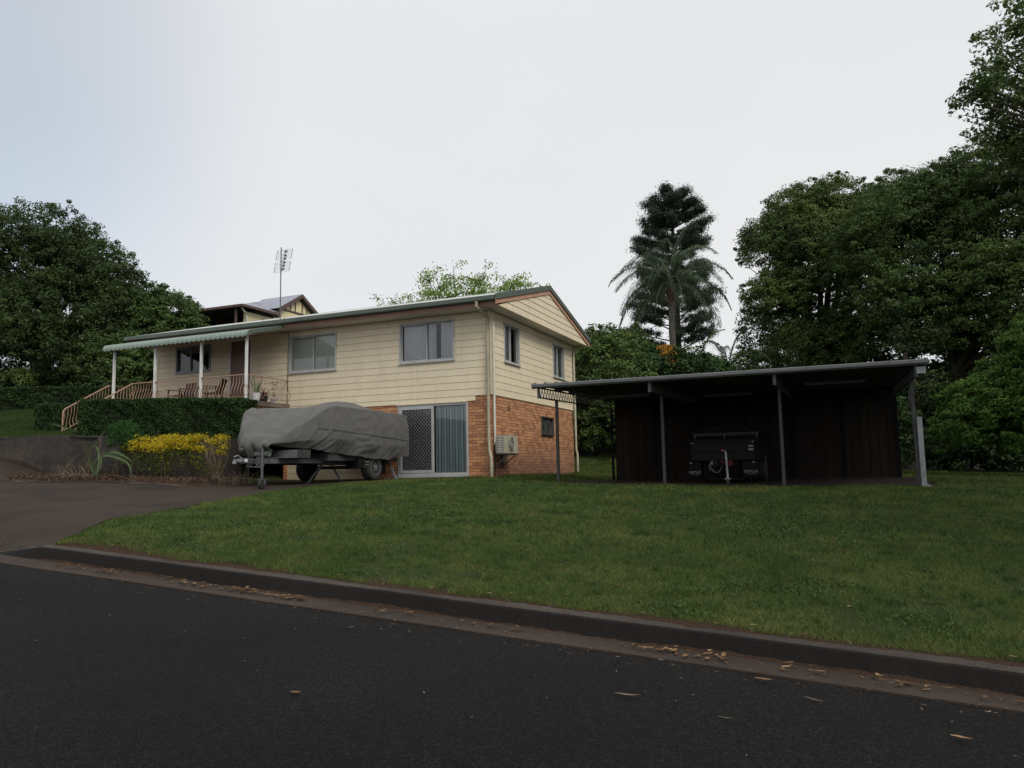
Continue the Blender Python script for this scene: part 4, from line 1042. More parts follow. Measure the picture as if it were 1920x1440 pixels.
def cplate():
    t = NT('chequer_plate'); t.col((.16, .165, .165)); t.set(.35, .8)
    v = t.n('ShaderNodeTexVoronoi'); v.inputs['Scale'].default_value = 22; t.l(t.tc.outputs['Object'], v.inputs['Vector']); t.bump(t.ramp(v.outputs['Distance'], [(.1, (1, 1, 1)), (.25, (0, 0, 0))]), 1.0, .006); return t.m
m = MB(); m.box(-3.9, -4.85, 1.96, -2.72, -4.35, 2.15); m.build('tool_box', cplate(), tr, bevel=.006)
zz = lambda x, y: zd(x, y)
for a, b in (((-3.30, -3.05, 1.90), (-3.78, -3.05, 0)), ((-4.45, -1.25, 1.90), (-4.20, -1.1, 0)), ((-3.02, -.55, 1.95), (-2.72, -.55, 0))):
    b = (b[0], b[1], zz(b[0], b[1])); m = MB(); m.beam(a, b, .05, .05); m.box(b[0] - .06, b[1] - .04, b[2] - .0, b[0] + .06, b[1] + .04, b[2] + .012)
    m.build('stabiliser_leg', M['galv'], tr)

# ------------------------------------------------------------------ porch chairs and pots
def chair(x, y, rz):
    """slatted timber porch chair; built round the origin then placed"""
    t = thing('porch_chair', '', 'chair', (0, 0, 0), 0, 'two slatted timber chairs on the porch')
    sl = MB()
    for k in range(5): sl.box(-.25, -.26 + k * .105, .40, .25, -.17 + k * .105, .42)
    sl.build('seat', M['chair'], t)
    b = MB()
    for k in range(5):
        x0 = -.24 + k * .098; b.add([(x0, .24, .42), (x0 + .085, .24, .42), (x0 + .085, .26, .42), (x0, .26, .42), (x0, .40, .86), (x0 + .085, .40, .86), (x0 + .085, .42, .86), (x0, .42, .86)],
               [(0, 3, 2, 1), (4, 5, 6, 7), (0, 1, 5, 4), (1, 2, 6, 5), (2, 3, 7, 6), (3, 0, 4, 7)])
    b.beam((-.27, .415, .84), (.27, .415, .84), .05, .025); b.build('backrest', M['chair'], t)
    for s in (-1, 1):
        a = MB(); a.box(s * .29 - .035, -.30, .60, s * .29 + .035, .30, .625); a.build('armrest', M['chair'], t)
        for y0 in (-.24, .24):
            l = MB(); l.beam((s * .27, y0, 0), (s * .27, y0, .60), .04); l.build('leg', M['chair'], t)
    t.location = (x, y, 3.751); t.rotation_euler = (0, 0, rz); return t
c1 = chair(-10.75, -.65, -.12); c1['label'] = 'dark timber porch chair seen from the front beneath the dark window'
c2 = chair(-9.35, -.75, -1.15); c2['label'] = 'dark timber porch chair turned sideways, next to the front door'

def pot(mb, x, y, z, r0, r1, h): mb.lathe([(r0, z), (r1, z + h), (r1 * .88, z + h), (r1 * .84, z + h - .03)], x, y, 18)
def blade(m, p, d, L, w, droop=.3, n=6, curl=0):
    d = Vector(d).normalized(); s = d.cross(Vector((0, 0, 1))); s = s.normalized() if s.length > .1 else Vector((1, 0, 0)); P = Vector(p); rows = []
    dd = d.copy()
    for i in range(n + 1):
        k = i / n; ww = w * (1 - k ** 2.2) * (.55 + .9 * min(1, k * 3)) * .6 + .0008
        rows.append([tuple(P - s * ww), tuple(P + Vector((0, 0, -ww * .35))), tuple(P + s * ww)])
        P = P + dd * (L / n); dd = (dd + Vector((0, 0, -droop * 2.2 / n))).normalized()
    m.grid(rows)
pw = thing('potted_snake_plant', 'tall upright snake plant in a white pot beside the corner porch post', 'potted plant', (-6.75, -1.6, 3.75))
m = MB(); pot(m, -6.76, -1.66, 3.752, .10, .135, .20); m.build('pot', M['pot_white'], pw, smooth=True)
m = MB()
for k in range(11):
    a = rnd.uniform(0, 6.28); blade(m, (-6.76 + .05 * math.cos(a), -1.66 + .05 * math.sin(a), 3.93), (.28 * math.cos(a), .28 * math.sin(a), 1), rnd.uniform(.35, .72), .032, .02)
m.build('leaves', M['agave'], pw)
pd = thing('potted_bromeliad', 'dark pot of purple and red bromeliads on the porch edge', 'potted plant', (-7.1, -1.5, 3.75))
m = MB(); pot(m, -7.02, -1.05, 3.752, .11, .15, .18); m.build('pot', M['pot_dark'], pd, smooth=True)
mb_ = mat_leaf('bromeliad_leaves', (.03, .02, .04), (.08, .03, .05), (.22, .04, .04), 6)
m = MB()
for k in range(34):
    a = rnd.uniform(0, 6.28); blade(m, (-7.02, -1.05, 3.90), (math.cos(a), math.sin(a), rnd.uniform(.4, 2.0)), rnd.uniform(.2, .42), .024, .5)
for k in range(5): m.tube([(-7.02, -1.05, 3.9), (-7.02 + rnd.uniform(-.1, .1), -1.05, 4.15 + rnd.uniform(0, .22))], .006, 4)
m.build('leaves', mb_, pd)
pp_ = thing('potted_shrub', 'small straggly shrub in a pale pot behind the short side railing', 'potted plant', (-7.0, -.6, 3.75))
m = MB(); pot(m, -7.05, -.55, 3.752, .09, .12, .16); m.build('pot', M['pot_white'], pp_, smooth=True)
m = MB()
for k in range(60):
    a = rnd.uniform(0, 6.28); h = rnd.uniform(0, .5); blade(m, (-7.05 + .12 * math.cos(a) * h, -.55 + .12 * math.sin(a) * h, 3.9 + h), (math.cos(a), math.sin(a), .6), rnd.uniform(.08, .14), .016, .6, 3)
m.tube([(-7.05, -.55, 3.88), (-7.04, -.56, 4.35)], .006, 4); m.build('leaves', M['leaf_goldgreen'], pp_)

# ------------------------------------------------------------------ neighbour's house on the rise
nb = thing('neighbour_house', 'neighbouring cream house with blue-grey iron roof and deep dark verandah, higher up the slope', 'house', (-26, 18, 8))
NX = -21.4; ZN = 7.2
m = MB(); m.box(-21.65, 14.05, ZN, NX - .16, 16.85, 10.75); m.box(-35, 16.6, ZN, -21.66, 24, 10.9); m.box(-21.65, 16.86, ZN, NX, 20.2, 11.35)
m.prism([(NX - .01, 16.86, 11.35), (NX - .01, 20.2, 11.35), (NX - .01, 18.53, 12.3)], (-.2, 0, 0)); m.build('wall', M['ncream'], nb)
m = MB()
for k in range(22): m.box(NX + .001, 16.88, ZN + k * .19, NX + .012, 20.18, ZN + k * .19 + .178)
m.build('gable_boards', M['ncream'], nb)
m = MB(); m.box(NX + .013, 16.7, 11.34, NX + .05, 20.36, 11.45)
for y in (17.3, 17.75, 18.2, 18.85, 19.3, 19.75):
    h = 11.45 + (1 - abs(y - 18.53) / 1.83) * .98; m.box(NX + .002, y - .035, 11.45, NX + .03, y + .035, h)
m.build('gable_battens', M['nbrown'], nb)
m = MB()
for s in (1, -1):
    f = lambda y: y if s == 1 else 37.06 - y
    m.prism([(NX + .25, f(16.45), 11.12), (NX + .25, f(18.53), 12.36), (NX + .25, f(18.53), 12.58), (NX + .25, f(16.45), 11.34)], (.05, 0, 0))
m.build('barge_board', M['nbrown'], nb)
m = MB()
def rib(a, b, c, d, n):
    a, b, c, d = map(Vector, (a, b, c, d)); r0 = []; r1 = []
    for i in range(n * 4 + 1):
        k = i / (n * 4); up = Vector((0, 0, .03 if i % 4 in (1, 2) else 0)); r0.append(tuple(a.lerp(b, k) + up)); r1.append(tuple(d.lerp(c, k) + up))
    m.grid([r0, r1])
rib((-35.5, 13.45, 10.98), (NX + .3, 13.45, 10.98), (-24.6, 18.5, 12.44), (-35.5, 18.5, 12.44), 60)
rib((NX + .3, 13.45, 10.98), (NX + .3, 16.5, 11.02), (-24.6, 18.52, 12.44), (-24.6, 18.48, 12.44), 14)
rib((-35.5, 23.6, 10.98), (NX + .3, 23.6, 10.98), (-24.6, 18.5, 12.44), (-35.5, 18.5, 12.44), 60)

nr = m.build('roof', M['nroof'], nb)
m = MB(); m.grid([[(NX + .3, 16.35, 11.33), (-24.2, 16.35, 11.33)], [(NX + .3, 18.53, 12.60), (-24.2, 18.53, 12.60)]]); m.grid([[(NX + .3, 20.7, 11.33), (-24.2, 20.7, 11.33)], [(NX + .3, 18.53, 12.60), (-24.2, 18.53, 12.60)]]); m.build('gable_roof', M['nroof'], nb)
m = MB(); m.box(-35.5, 13.32, 10.86, NX + .32, 13.45, 11.0); m.box(NX + .2, 13.45, 10.87, NX + .31, 16.4, 11.0); m.build('gutter', M['nbrown'], nb)
m = MB(); m.box(-35, 13.5, 8.4, -21.66, 13.6, 9.0) ; m.box(-35, 13.5, 8.2, -21.7, 16.5, 8.39); m.build('verandah_floor', M['nbrown'], nb)
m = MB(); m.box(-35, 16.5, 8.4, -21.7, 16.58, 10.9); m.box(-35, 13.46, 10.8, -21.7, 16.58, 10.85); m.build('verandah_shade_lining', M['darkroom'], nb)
m = MB(); m.tube([(NX + .1, 13.5, 10.85), (NX + .1, 13.75, 10.62), (NX - .02, 14.05, 10.55), (NX - .05, 14.1, ZN)], .05, 8); m.build('downpipe', M['offwhite'], nb)
wn = MB(); wn.box(NX - .159, 14.75, 9.55, NX - .10, 15.2, 10.35); wn.build('window', M['alu'], nb)
wn = MB(); wn.box(NX - .159, 15.9, 9.9, NX - .11, 16.45, 10.35); wn.build('window', M['darksteel'], nb)
for x in (-35, -30.5, -26, -21.78):
    wn = MB(); wn.box(x, 13.5, ZN - .5, x + .1, 13.6, 10.84); wn.build('verandah_post', M['nbrown'], nb)

# ------------------------------------------------------------------ foliage
def leaves(C, L, W, up=.3, out=None, nrm=None, seed=0):
    """rhombic leaves: C centres (n,3); nrm = preferred facing; returns V,F"""
    g = np.random.default_rng(seed); n = len(C)
    d = g.normal(size=(n, 3))
    if nrm is not None:
        q = nrm / (np.linalg.norm(nrm, axis=1, keepdims=True) + 1e-6) + np.array([0, 0, .35]) + g.normal(size=(n, 3)) * .42
        q /= np.linalg.norm(q, axis=1, keepdims=True); d -= q * (d * q).sum(1, keepdims=True); d /= np.linalg.norm(d, axis=1, keepdims=True); s = np.cross(d, q)
        l = (L * g.uniform(.65, 1.3, n))[:, None]; w = (W * g.uniform(.7, 1.25, n))[:, None]
        V = np.stack([C - d * l * .5, C - s * w * .5 + d * l * .05, C + d * l * .5, C + s * w * .5 + d * l * .05], 1).reshape(-1, 3)
        return V, np.arange(4 * n).reshape(-1, 4)
    if out is not None: d += (C - out) / (np.linalg.norm(C - out, axis=1, keepdims=True) + 1e-6) * .8
    d[:, 2] += up; d /= np.linalg.norm(d, axis=1, keepdims=True)
    s = np.cross(d, g.normal(size=(n, 3))); s /= np.linalg.norm(s, axis=1, keepdims=True) + 1e-9
    l = (L * g.uniform(.65, 1.3, n))[:, None]; w = (W * g.uniform(.7, 1.25, n))[:, None]
    V = np.stack([C - d * l * .5, C - s * w * .5 + d * l * .05, C + d * l * .5, C + s * w * .5 + d * l * .05], 1).reshape(-1, 3)
    F = np.arange(4 * n).reshape(-1, 4); return V, F
def crown_pts(blobs, n, clump=.55, per=60, fill=.15, seed=0, flat=.7):
    g = np.random.default_rng(seed); A = np.array([(b[3] * b[4] + b[4] * b[5] + b[3] * b[5]) for b in blobs]); A = A / A.sum(); out = []
    for b, a in zip(blobs, A):
        k = max(3, int(n * a / per)); c0 = np.array(b[:3]); r = np.array(b[3:6])
        u = g.normal(size=(k, 3)); u /= np.linalg.norm(u, axis=1, keepdims=True)
        u[:, 2] = np.where(u[:, 2] < -.55, -u[:, 2] * .4, u[:, 2])
        rad = np.where(g.random(k) < fill, g.uniform(.2, .75, k), g.uniform(.78, 1.04, k)); stray = g.random(k) < .14; rad = np.where(stray, g.uniform(1.04, 1.20, k), rad)[:, None]
        cc = c0 + u * r * rad; sz = clump * g.uniform(.55, 1.35, k) * np.where(stray, .6, 1)
        o = g.normal(size=(k * per, 3)); ln = np.linalg.norm(o, axis=1, keepdims=True); o *= np.minimum(ln, 1.55) / ln
        o = np.where(g.random((k * per, 1)) < .75, o / np.linalg.norm(o, axis=1, keepdims=True) * 1.25 * g.uniform(.8, 1.08, (k * per, 1)), o)
        p = np.repeat(cc, per, 0) + o * np.array([1, 1, flat]) * np.repeat(sz, per)[:, None] * .5
        out.append(np.c_[p, o + .55 * np.repeat(u, per, 0)])
    return np.concatenate(out)
def limbs(mb, base, blobs, r0, seed=0, fork=.45):
    g = random.Random(seed); base = Vector(base); top = Vector(np.mean([b[:3] for b in blobs], axis=0)); fk = base.lerp(Vector((top.x, top.y, top.z)), fork)
    fk.x = base.x + (fk.x - base.x) * .6; fk.y = base.y + (fk.y - base.y) * .6
    mb.tube([base - Vector((0, 0, .3)), base.lerp(fk, .5) + Vector((g.uniform(-.1, .1), g.uniform(-.1, .1), 0)), fk], [r0 * 1.25, r0, r0 * .8], 10)
    for b in blobs:
        e = Vector(b[:3]) + Vector((0, 0, b[5] * .3)); mid = fk.lerp(e, .5) + Vector((g.uniform(-.4, .4), g.uniform(-.4, .4), .25))
        mb.tube([fk, mid, e], [r0 * .55, r0 * .32, r0 * .08], 7)
        for _ in range(6):
            q = Vector(b[:3]) + Vector((g.uniform(-1, 1) * b[3], g.uniform(-1, 1) * b[4], g.uniform(-.6, .9) * b[5])) * .85
            mb.tube([mid.lerp(e, g.uniform(.1, .8)), mid.lerp(q, .6) + Vector((0, 0, .15)), q], [r0 * .2, r0 * .11, r0 * .03], 5)
def tree(name, label, base, blobs, n, L, W, mat, r0=.25, clump=.55, per=60, seed=0, group=None, cat='tree', fork=.45, fill=.15, up=.3, bark='bark', flat=.7):
    t = thing(name, label, cat, base, 0, group)
    m = MB(); limbs(m, base, blobs, r0, seed, fork); m.build('trunk', M[bark], t, smooth=True)
    C = crown_pts(blobs, n, clump, per, fill, seed, flat); V, F = leaves(C[:, :3], L, W, up, nrm=C[:, 3:], seed=seed + 5)
    npmesh('crown', V, F, M[mat], t); return t

def box_hedge(name, label, P, Q, z0, z1, th, n, mat='leaf_hedge', leaf=.05, seed=0, cat='hedge', w=.035):
    """clipped hedge between two ground points; leaves over the five faces with slight unevenness, twiggy inside"""
    g = np.random.default_rng(seed); P = np.array(P, float); Q = np.array(Q, float); d = Q - P; Ln = np.hypot(*d); d /= Ln; nr = np.array([d[1], -d[0]])
    t = thing(name, label, cat, ((P[0] + Q[0]) / 2, (P[1] + Q[1]) / 2, z0[0]))
    H = (z1[0] - z0[0] + z1[1] - z0[1]) / 2
    A = [Ln * H, Ln * H, Ln * th * 1.3, th * H, th * H]; A = np.array(A) / sum(A); cnt = (A * n).astype(int); pts = []
    def unev(a, b): return .035 * np.sin(a * 2.3 + b) + .025 * np.sin(a * 5.1 + b * 3) + .02 * np.sin(a * 11 + b * 7)
    for f, c in enumerate(cnt):
        s = g.random(c) * Ln; v = g.random(c); q = g.uniform(-.5, .5, c); depth = np.abs(g.normal(0, .05, c))
        if f == 0: q = .5 + 0 * s - depth / th; hh = v; q = q + unev(s, v * 3) / th
        elif f == 1: q = -.5 + depth / th; hh = v
        elif f == 2: hh = 1 - depth / H * .8 + unev(s, q * 2) / H * .7
        elif f == 3: s = depth; hh = v
        else: s = Ln - depth; hh = v
        zb = z0[0] + (z0[1] - z0[0]) * s / Ln; zt_ = z1[0] + (z1[1] - z1[0]) * s / Ln
        z = zb + (zt_ - zb) * hh
        # rounded shoulder
        rr = np.clip((hh - .93) / .07, 0, 1); q = q * (1 - .06 * rr)
        pts.append(np.c_[P[0] + d[0] * s + nr[0] * q * th, P[1] + d[1] * s + nr[1] * q * th, z])
    C = np.concatenate(pts); V, F = leaves(C, leaf, w, .2, seed=seed)
    npmesh('foliage', V, F, M[mat], t)
    m = MB(); i = .10
    a = P + d * i; b = Q - d * i
    c = [a + nr * (th / 2 - i), b + nr * (th / 2 - i), b - nr * (th / 2 - i), a - nr * (th / 2 - i)]
    zz = [z0[0], z0[1], z0[1], z0[0]]; zt2 = [z1[0] - i, z1[1] - i, z1[1] - i, z1[0] - i]
    m.add([(p[0], p[1], z - .1) for p, z in zip(c, zz)] + [(p[0], p[1], z) for p, z in zip(c, zt2)], [(0, 3, 2, 1), (4, 5, 6, 7), (0, 1, 5, 4), (1, 2, 6, 5), (2, 3, 7, 6), (3, 0, 4, 7)])
    m.build('twiggy_core', paint('dark_twigs', (.012, .014, .009), .9), t)
    return t
# hedges
box_hedge('clipped_hedge', 'long dark box-clipped hedge in front of the porch above the block wall', (-11.02, -3.72), (-5.75, -3.05), (2.68, 2.42), (3.80, 3.62), .75, 62000, seed=1)
box_hedge('clipped_hedge', 'short dark clipped hedge to the left of the stair handrail', (-14.3, -2.6), (-12.75, -3.1), (2.95, 2.95), (3.92, 3.84), .7, 17000, seed=2)
box_hedge('clipped_hedge', 'long low clipped hedge across the upper lawn beneath the big left tree', (-33, -4.0), (-16.6, 2.6), (4.3, 4.35), (5.30, 5.10), 1.0, 60000, leaf=.08, w=.055, seed=3)

def bush(name, label, x, y, z, rx, ry, rz_, n, mat, L=.13, W=.085, seed=0, cl=.4, cat='shrub'):
    return tree(name, label, (x, y, z), [(x, y, z + rz_ * .95, rx, ry, rz_), (x + rx * .35, y - ry * .2, z + rz_ * .55, rx * .8, ry * .8, rz_ * .62), (x - rx * .4, y, z + rz_ * .5, rx * .75, ry * .8, rz_ * .6)], n, L, W, mat, .08, cl, 50, seed, cat=cat, fork=.3, fill=.1)
# trees on the left
tree('broadleaf_tree', 'huge dark round-crowned tree filling the left edge above the low hedge', (-24.5, 4.5, 5.0),
     [(-24.8, 4.5, 11.7, 2.5, 3, 2.5), (-22.6, 5.2, 9.6, 2.3, 2.6, 2.5), (-27.0, 3.6, 11.6, 2.4, 3, 2.6), (-29.5, 2.8, 9.5, 3, 3, 3.2), (-21.9, 5.0, 10.6, 1.7, 2, 1.6), (-23.4, 4.4, 12.1, 1.5, 1.8, 1.6), (-20.6, 5.6, 9.4, 1.5, 1.7, 1.5), (-21.0, 5.2, 8.0, 2.0, 2.2, 1.9), (-24, 2.6, 7.6, 3.4, 2.6, 2.6), (-28.5, 2.0, 7.0, 4.0, 3, 2.8), (-31, 1.5, 9.0, 3.5, 3.5, 4), (-21.2, 4.6, 6.8, 2.6, 2.4, 2.0), (-25.6, 3.2, 9.2, 2.4, 2, 2.2)],
     270000, .115, .068, 'leaf_dark', .5, .46, 54, 11)
tree('broadleaf_tree', 'smaller dark tree with yellowing tips between the big left tree and the porch awning', (-17.6, 6.0, 4.8),
     [(-19.2, 6.4, 8.0, 1.7, 2.0, 2.0), (-18.6, 5.8, 6.3, 1.9, 1.8, 1.6), (-20.0, 5.0, 6.2, 2.4, 2, 1.8)], 90000, .12, .075, 'leaf_right', .25, .42, 60, 12)
tree('flowering_shrub', 'greyish purple blossoming shrub in front of the neighbour verandah', (-19.4, 8.0, 5.6),
     [(-19.5, 8.0, 8.2, .75, .7, .75), (-19.0, 8.2, 8.0, .55, .6, .6)], 12000, .10, .06, 'leaf_purple', .08, .3, 40, 13, cat='shrub')
tree('pale_shrub', 'small pale leaved shrub standing behind the low far hedge on the left', (-22.6, 2.0, 4.6),
     [(-22.6, 2.0, 5.7, .9, .6, .45)], 2500, .12, .07, 'leaf_mid', .04, .25, 25, 14, cat='shrub')
bush('dense_shrub', 'dark shrub beneath the big left tree, behind the low far hedge', -27.0, 2.0, 4.4, 3.2, 1.3, 1.5, 26000, 'leaf_dark', seed=61, L=.14, W=.09, cl=.5)
bush('dense_shrub', 'dark shrub under the lower right side of the big left tree', -21.0, 4.2, 4.5, 2.6, 1.3, 1.3, 22000, 'leaf_dark', seed=62, L=.14, W=.09, cl=.5)
# sparse lime tree behind the ridge
def lime():
    t = thing('sparse_tree', 'airy lime green tree with thin branches showing above the house ridge', 'tree', (-6.5, 11.5, 4.0))
    g = random.Random(4); m = MB(); tips = []
    base = Vector((-6.6, 11.4, 3.6)); fork = Vector((-6.7, 11.3, 6.4)); m.tube([base, fork], [.18, .13], 9)
    for k in range(17):
        a = math.pi * (k / 16.0); dx = math.cos(a); e = fork + Vector((dx * 3.7, g.uniform(-1.2, 1.2), 1.3 + 2.9 * math.sin(a) ** .8 * g.uniform(.88, 1.02)))
        mid = fork.lerp(e, .5) + Vector((0, 0, .25)); m.tube([fork, mid, e], [.06, .035, .012], 6)
        for j in range(9):
            s = mid.lerp(e, g.uniform(.0, 1)); q = s + Vector((g.uniform(-.75, .75), g.uniform(-.5, .5), g.uniform(-.05, .65))); m.tube([s, s.lerp(q, .5) + Vector((0, 0, .06)), q], [.014, .009, .004], 4); tips += [q, s.lerp(q, .6)]
    m.build('trunk', M['bark'], t)
    r = np.random.default_rng(3); C = np.concatenate([np.array(q)[None] + r.normal(size=(int(r.integers(16, 60)), 3)) * (.17, .17, .09) for q in tips]); V, F = leaves(C, .10, .075, .1, seed=4); npmesh('crown', V, F, M['leaf_lime'], t)
lime()

# mid background right of the house
bush('dense_shrub', 'tall dark shrub just behind the rear corner of the house', 0.3, 10.6, 1.9, 1.9, 1.5, 2.6, 42000, 'leaf_right', seed=21)
bush('dense_shrub', 'dark shrub behind the carport left post, above the rising back lawn', 2.9, 12.4, 1.95, 2.0, 1.5, 2.3, 34000, 'leaf_hedge', seed=22)
tree('broadleaf_tree', 'dark round-topped tree rising just right of the gable', (-1.2, 16.5, 3.0), [(-1.0, 16.2, 7.0, 1.9, 1.8, 1.35), (.2, 15.6, 5.6, 1.9, 1.5, 1.6), (-2.2, 17, 5.8, 2, 2, 1.8)], 45000, .15, .10, 'leaf_mid', .15, .45, 50, 23)
tree('broadleaf_tree', 'bright green bushy tree behind the left half of the carport roof', (2.0, 14.5, 2.2), [(1.3, 14.4, 5.7, 1.2, 1.1, 1.15), (2.5, 14.6, 5.2, 1.3, 1.1, 1.3), (3.6, 14.2, 5.4, 1.0, 1, .9)], 36000, .14, .095, 'leaf_shrub', .12, .38, 50, 24)
bush('dense_shrub', 'dark feathery shrub behind the palm trunk', 4.9, 17.0, 1.9, 1.9, 1.5, 2.4, 26000, 'leaf_right', seed=25, L=.2, W=.05)
bush('dense_shrub', 'olive green shrub between the palm and the wide right-hand tree', 7.4, 18.0, 1.7, 1.8, 1.5, 2.6, 26000, 'leaf_mid', seed=26, L=.14, W=.07)
tree('broadleaf_tree', 'thin brownish see-through tree beside the palm', (5.5, 24, 2.5), [(5.6, 24, 9.0, 1.5, 1.5, 1.6), (6.8, 24.4, 7.6, 1.6, 1.5, 1.4), (4.9, 24, 7.2, 1.2, 1.2, 1.1)], 13000, .13, .08, 'leaf_dark', .12, .5, 25, 27)
bush('dense_shrub', 'dark shrub seen through the open right side of the carport', 11.9, 14.5, 1.1, 1.3, 1.2, 2.0, 16000, 'leaf_hedge', seed=28)
bush('dense_shrub', 'low black-green shrub right of the carport downpipe', 14.0, 12.5, 1.1, 1.8, 1.4, 1.45, 22000, 'leaf_hedge', seed=29)
bush('dense_shrub', 'low dark shrub at the right edge of the photo behind the lawn', 18.0, 12.0, 1.0, 2.4, 1.6, 2.2, 26000, 'leaf_hedge', seed=30)
bush('dense_shrub', 'tall dark thicket beneath the tallest right-hand tree', 13.6, 16.5, 1.2, 3.0, 1.6, 3.2, 36000, 'leaf_hedge', seed=33, L=.17, W=.11, cl=.55)
bush('dense_shrub', 'dark thicket below the broad green tree behind the carport', 9.6, 20.5, 1.6, 3.0, 1.6, 3.0, 30000, 'leaf_hedge', seed=34, L=.18, W=.12, cl=.55)
bush('dense_shrub', 'dark shrub directly behind the carport back wall', 8.8, 9.2, 1.2, 2.4, 1.4, 1.6, 12000, 'leaf_hedge', seed=31)

# far hoop pine
def pine():
    t = thing('hoop_pine', 'tall dark tufted pine towering behind the palm', 'tree', (-2.6, 41.2, 5.0)); g = random.Random(9); m = MB()
    m.tube([(-2.6, 41.2, 3.5), (-2.5, 41.2, 14), (-2.5, 41.2, 23.0)], [.45, .3, .06], 10); C = []
    r = np.random.default_rng(2)
    for k in range(78):
        z = 11.0 + 12.4 * (k / 78) ** .9 + g.uniform(-.2, .2); pr = float(np.interp(z, [11, 13, 16, 19, 20.5, 22, 23.5], [3.7, 4.0, 3.6, 3.3, 2.9, 2.3, 1.0]))
        a = k * 2.4 + g.uniform(-.3, .3); L = pr * g.uniform(.65, 1.08); e = Vector((-2.5 + math.cos(a) * L, 41.2 + math.sin(a) * L, z + L * .16 + g.uniform(-.1, .5)))
        s = Vector((-2.5, 41.2, z - .3)); m.tube([s, s.lerp(e, .5) - Vector((0, 0, .1)), e], [.07, .045, .02], 5)
        for j in range(7):
            f = .42 + .58 * j / 6; c = s.lerp(e, f) + Vector((g.uniform(-.3, .3), g.uniform(-.3, .3), g.uniform(0, .3)))
            oo = r.normal(size=(250, 3)); C.append(np.c_[np.array(c)[None] + oo * (.22, .22, .18) * (.55 + f * .6), oo])
    m.build('trunk', M['bark'], t)
    C = np.concatenate(C); V, F = leaves(C[:, :3], .20, .06, .6, nrm=C[:, 3:], seed=7); npmesh('crown', V, F, M['leaf_pine'], t)
pine()

# queen palms
def palm(name, label, base, h, nf, fl, mat, seed, r=.15, arch=1.0, leaf=.55, sheath=True, kinds=None):
    t = thing(name, label, 'palm', base); g = random.Random(seed); b = Vector(base); m = MB(); n = 14
    m.tube([b + Vector((.04 * math.sin(i), 0, h * i / n - .2)) for i in range(n + 1)], [r * (1.15 - .25 * i / n) * (1 + .03 * (i % 2)) for i in range(n + 1)], 12)
    m.build('trunk', M['palm_trunk'], t, smooth=True); top = b + Vector((0, 0, h))
    if sheath:
        m = MB(); m.tube([top - Vector((0, 0, .5)), top, top + Vector((0, 0, .9))], [r * 1.05, r * 1.35, r * .5], 12)
        for k in range(9):
            a = g.uniform(0, 6.28); m.tube([top - Vector((0, 0, .3)) + Vector((math.cos(a), math.sin(a), 0)) * r, top + Vector((math.cos(a) * r * 2.2, math.sin(a) * r * 2.2, .7))], [.05, .025], 5)
        m.build('crownshaft', M['sheath'], t)
    for k in range(nf):
        a = k * 2.399 + g.uniform(-.2, .2); el = 1.35 - 1.25 * (k / nf) * arch + g.uniform(-.1, .1); d = Vector((math.cos(a) * math.cos(el), math.sin(a) * math.cos(el), math.sin(el))); p = top + Vector((0, 0, .45)); pts = [p.copy()]; L = fl * g.uniform(.85, 1.08)
        for i in range(14):
            p = p + d * L / 14; pts.append(p.copy()); d = (d + Vector((0, 0, -.115 - .009 * i))).normalized()
        V = []; F = []; q = MB()
        q.tube(pts, [.03 * (1 - i / 16) + .004 for i in range(15)], 5)
        M_ = 62
        for i in range(4, M_):
            f = i / M_ * 14; i0 = min(13, int(f)); c = pts[i0].lerp(pts[i0 + 1], f - i0); dd = (pts[i0 + 1] - pts[i0]).normalized(); s = dd.cross(Vector((0, 0, 1))); s = s.normalized() if s.length > .05 else Vector((1, 0, 0))
            for sg in (-1, 1):
                ll = leaf * math.sin(math.pi * (.12 + .80 * i / M_)) * g.uniform(.8, 1.1); o = (s * sg * .75 + dd * .45 + Vector((0, 0, g.uniform(-.1, .5)))).normalized(); m1 = c + o * ll * .45; e = m1 + (o + Vector((0, 0, -1.1))).normalized() * ll * .6; w = Vector((0, 0, 1)).cross(o).normalized() * .018 + dd * .007
                q.add([c - w * .5, m1 - w, e, m1 + w, c + w * .5], [(0, 1, 3, 4), (1, 2, 3)])
        me = bpy.data.meshes.new('frond'); me.from_pydata([tuple(v) for v in q.v], [], q.f); me.materials.append(mat); o = bpy.data.objects.new('frond', me); COL.objects.link(o); attach(o, t)
    return t
palm('queen_palm', 'tall queen palm with drooping feathery fronds in front of the dark pine', (1.42, 19.0, 2.0), 8.3, 34, 3.7, M['leaf_palm'], 3, .17, 1.3, .72)
p2 = palm('young_palm', 'short dark palm behind the carport roof carrying orange fruit strands', (2.9, 16.6, 2.0), 3.3, 12, 2.6, M['leaf_right'], 5, .12, 1.0, .5, sheath=False)
palm('young_palm', 'short green palm growing low just right of the tall palm trunk', (4.1, 18.2, 2.0), 3.6, 14, 2.7, M['leaf_palm'], 6, .12, 1.05, .5, sheath=False)
m = MB(); g_ = random.Random(2)
for k in range(130):
    a = g_.uniform(0, 6.28); r1 = g_.uniform(.05, .42); c = Vector((2.08, 13.9, 6.75)); m.tube([c, c + Vector((math.cos(a) * r1, math.sin(a) * r1, .15 - r1 * .2)), c + Vector((math.cos(a) * r1 * 1.15, math.sin(a) * r1 * 1.15, -g_.uniform(.3, .95)))], [.012, .016, .012], 4)
m.tube([(2.08, 13.9, 6.75), (2.3, 14.8, 6.4), (2.9, 16.5, 5.2)], .03, 6)
m.build('fruit_cluster', M['orange_seed'], p2)

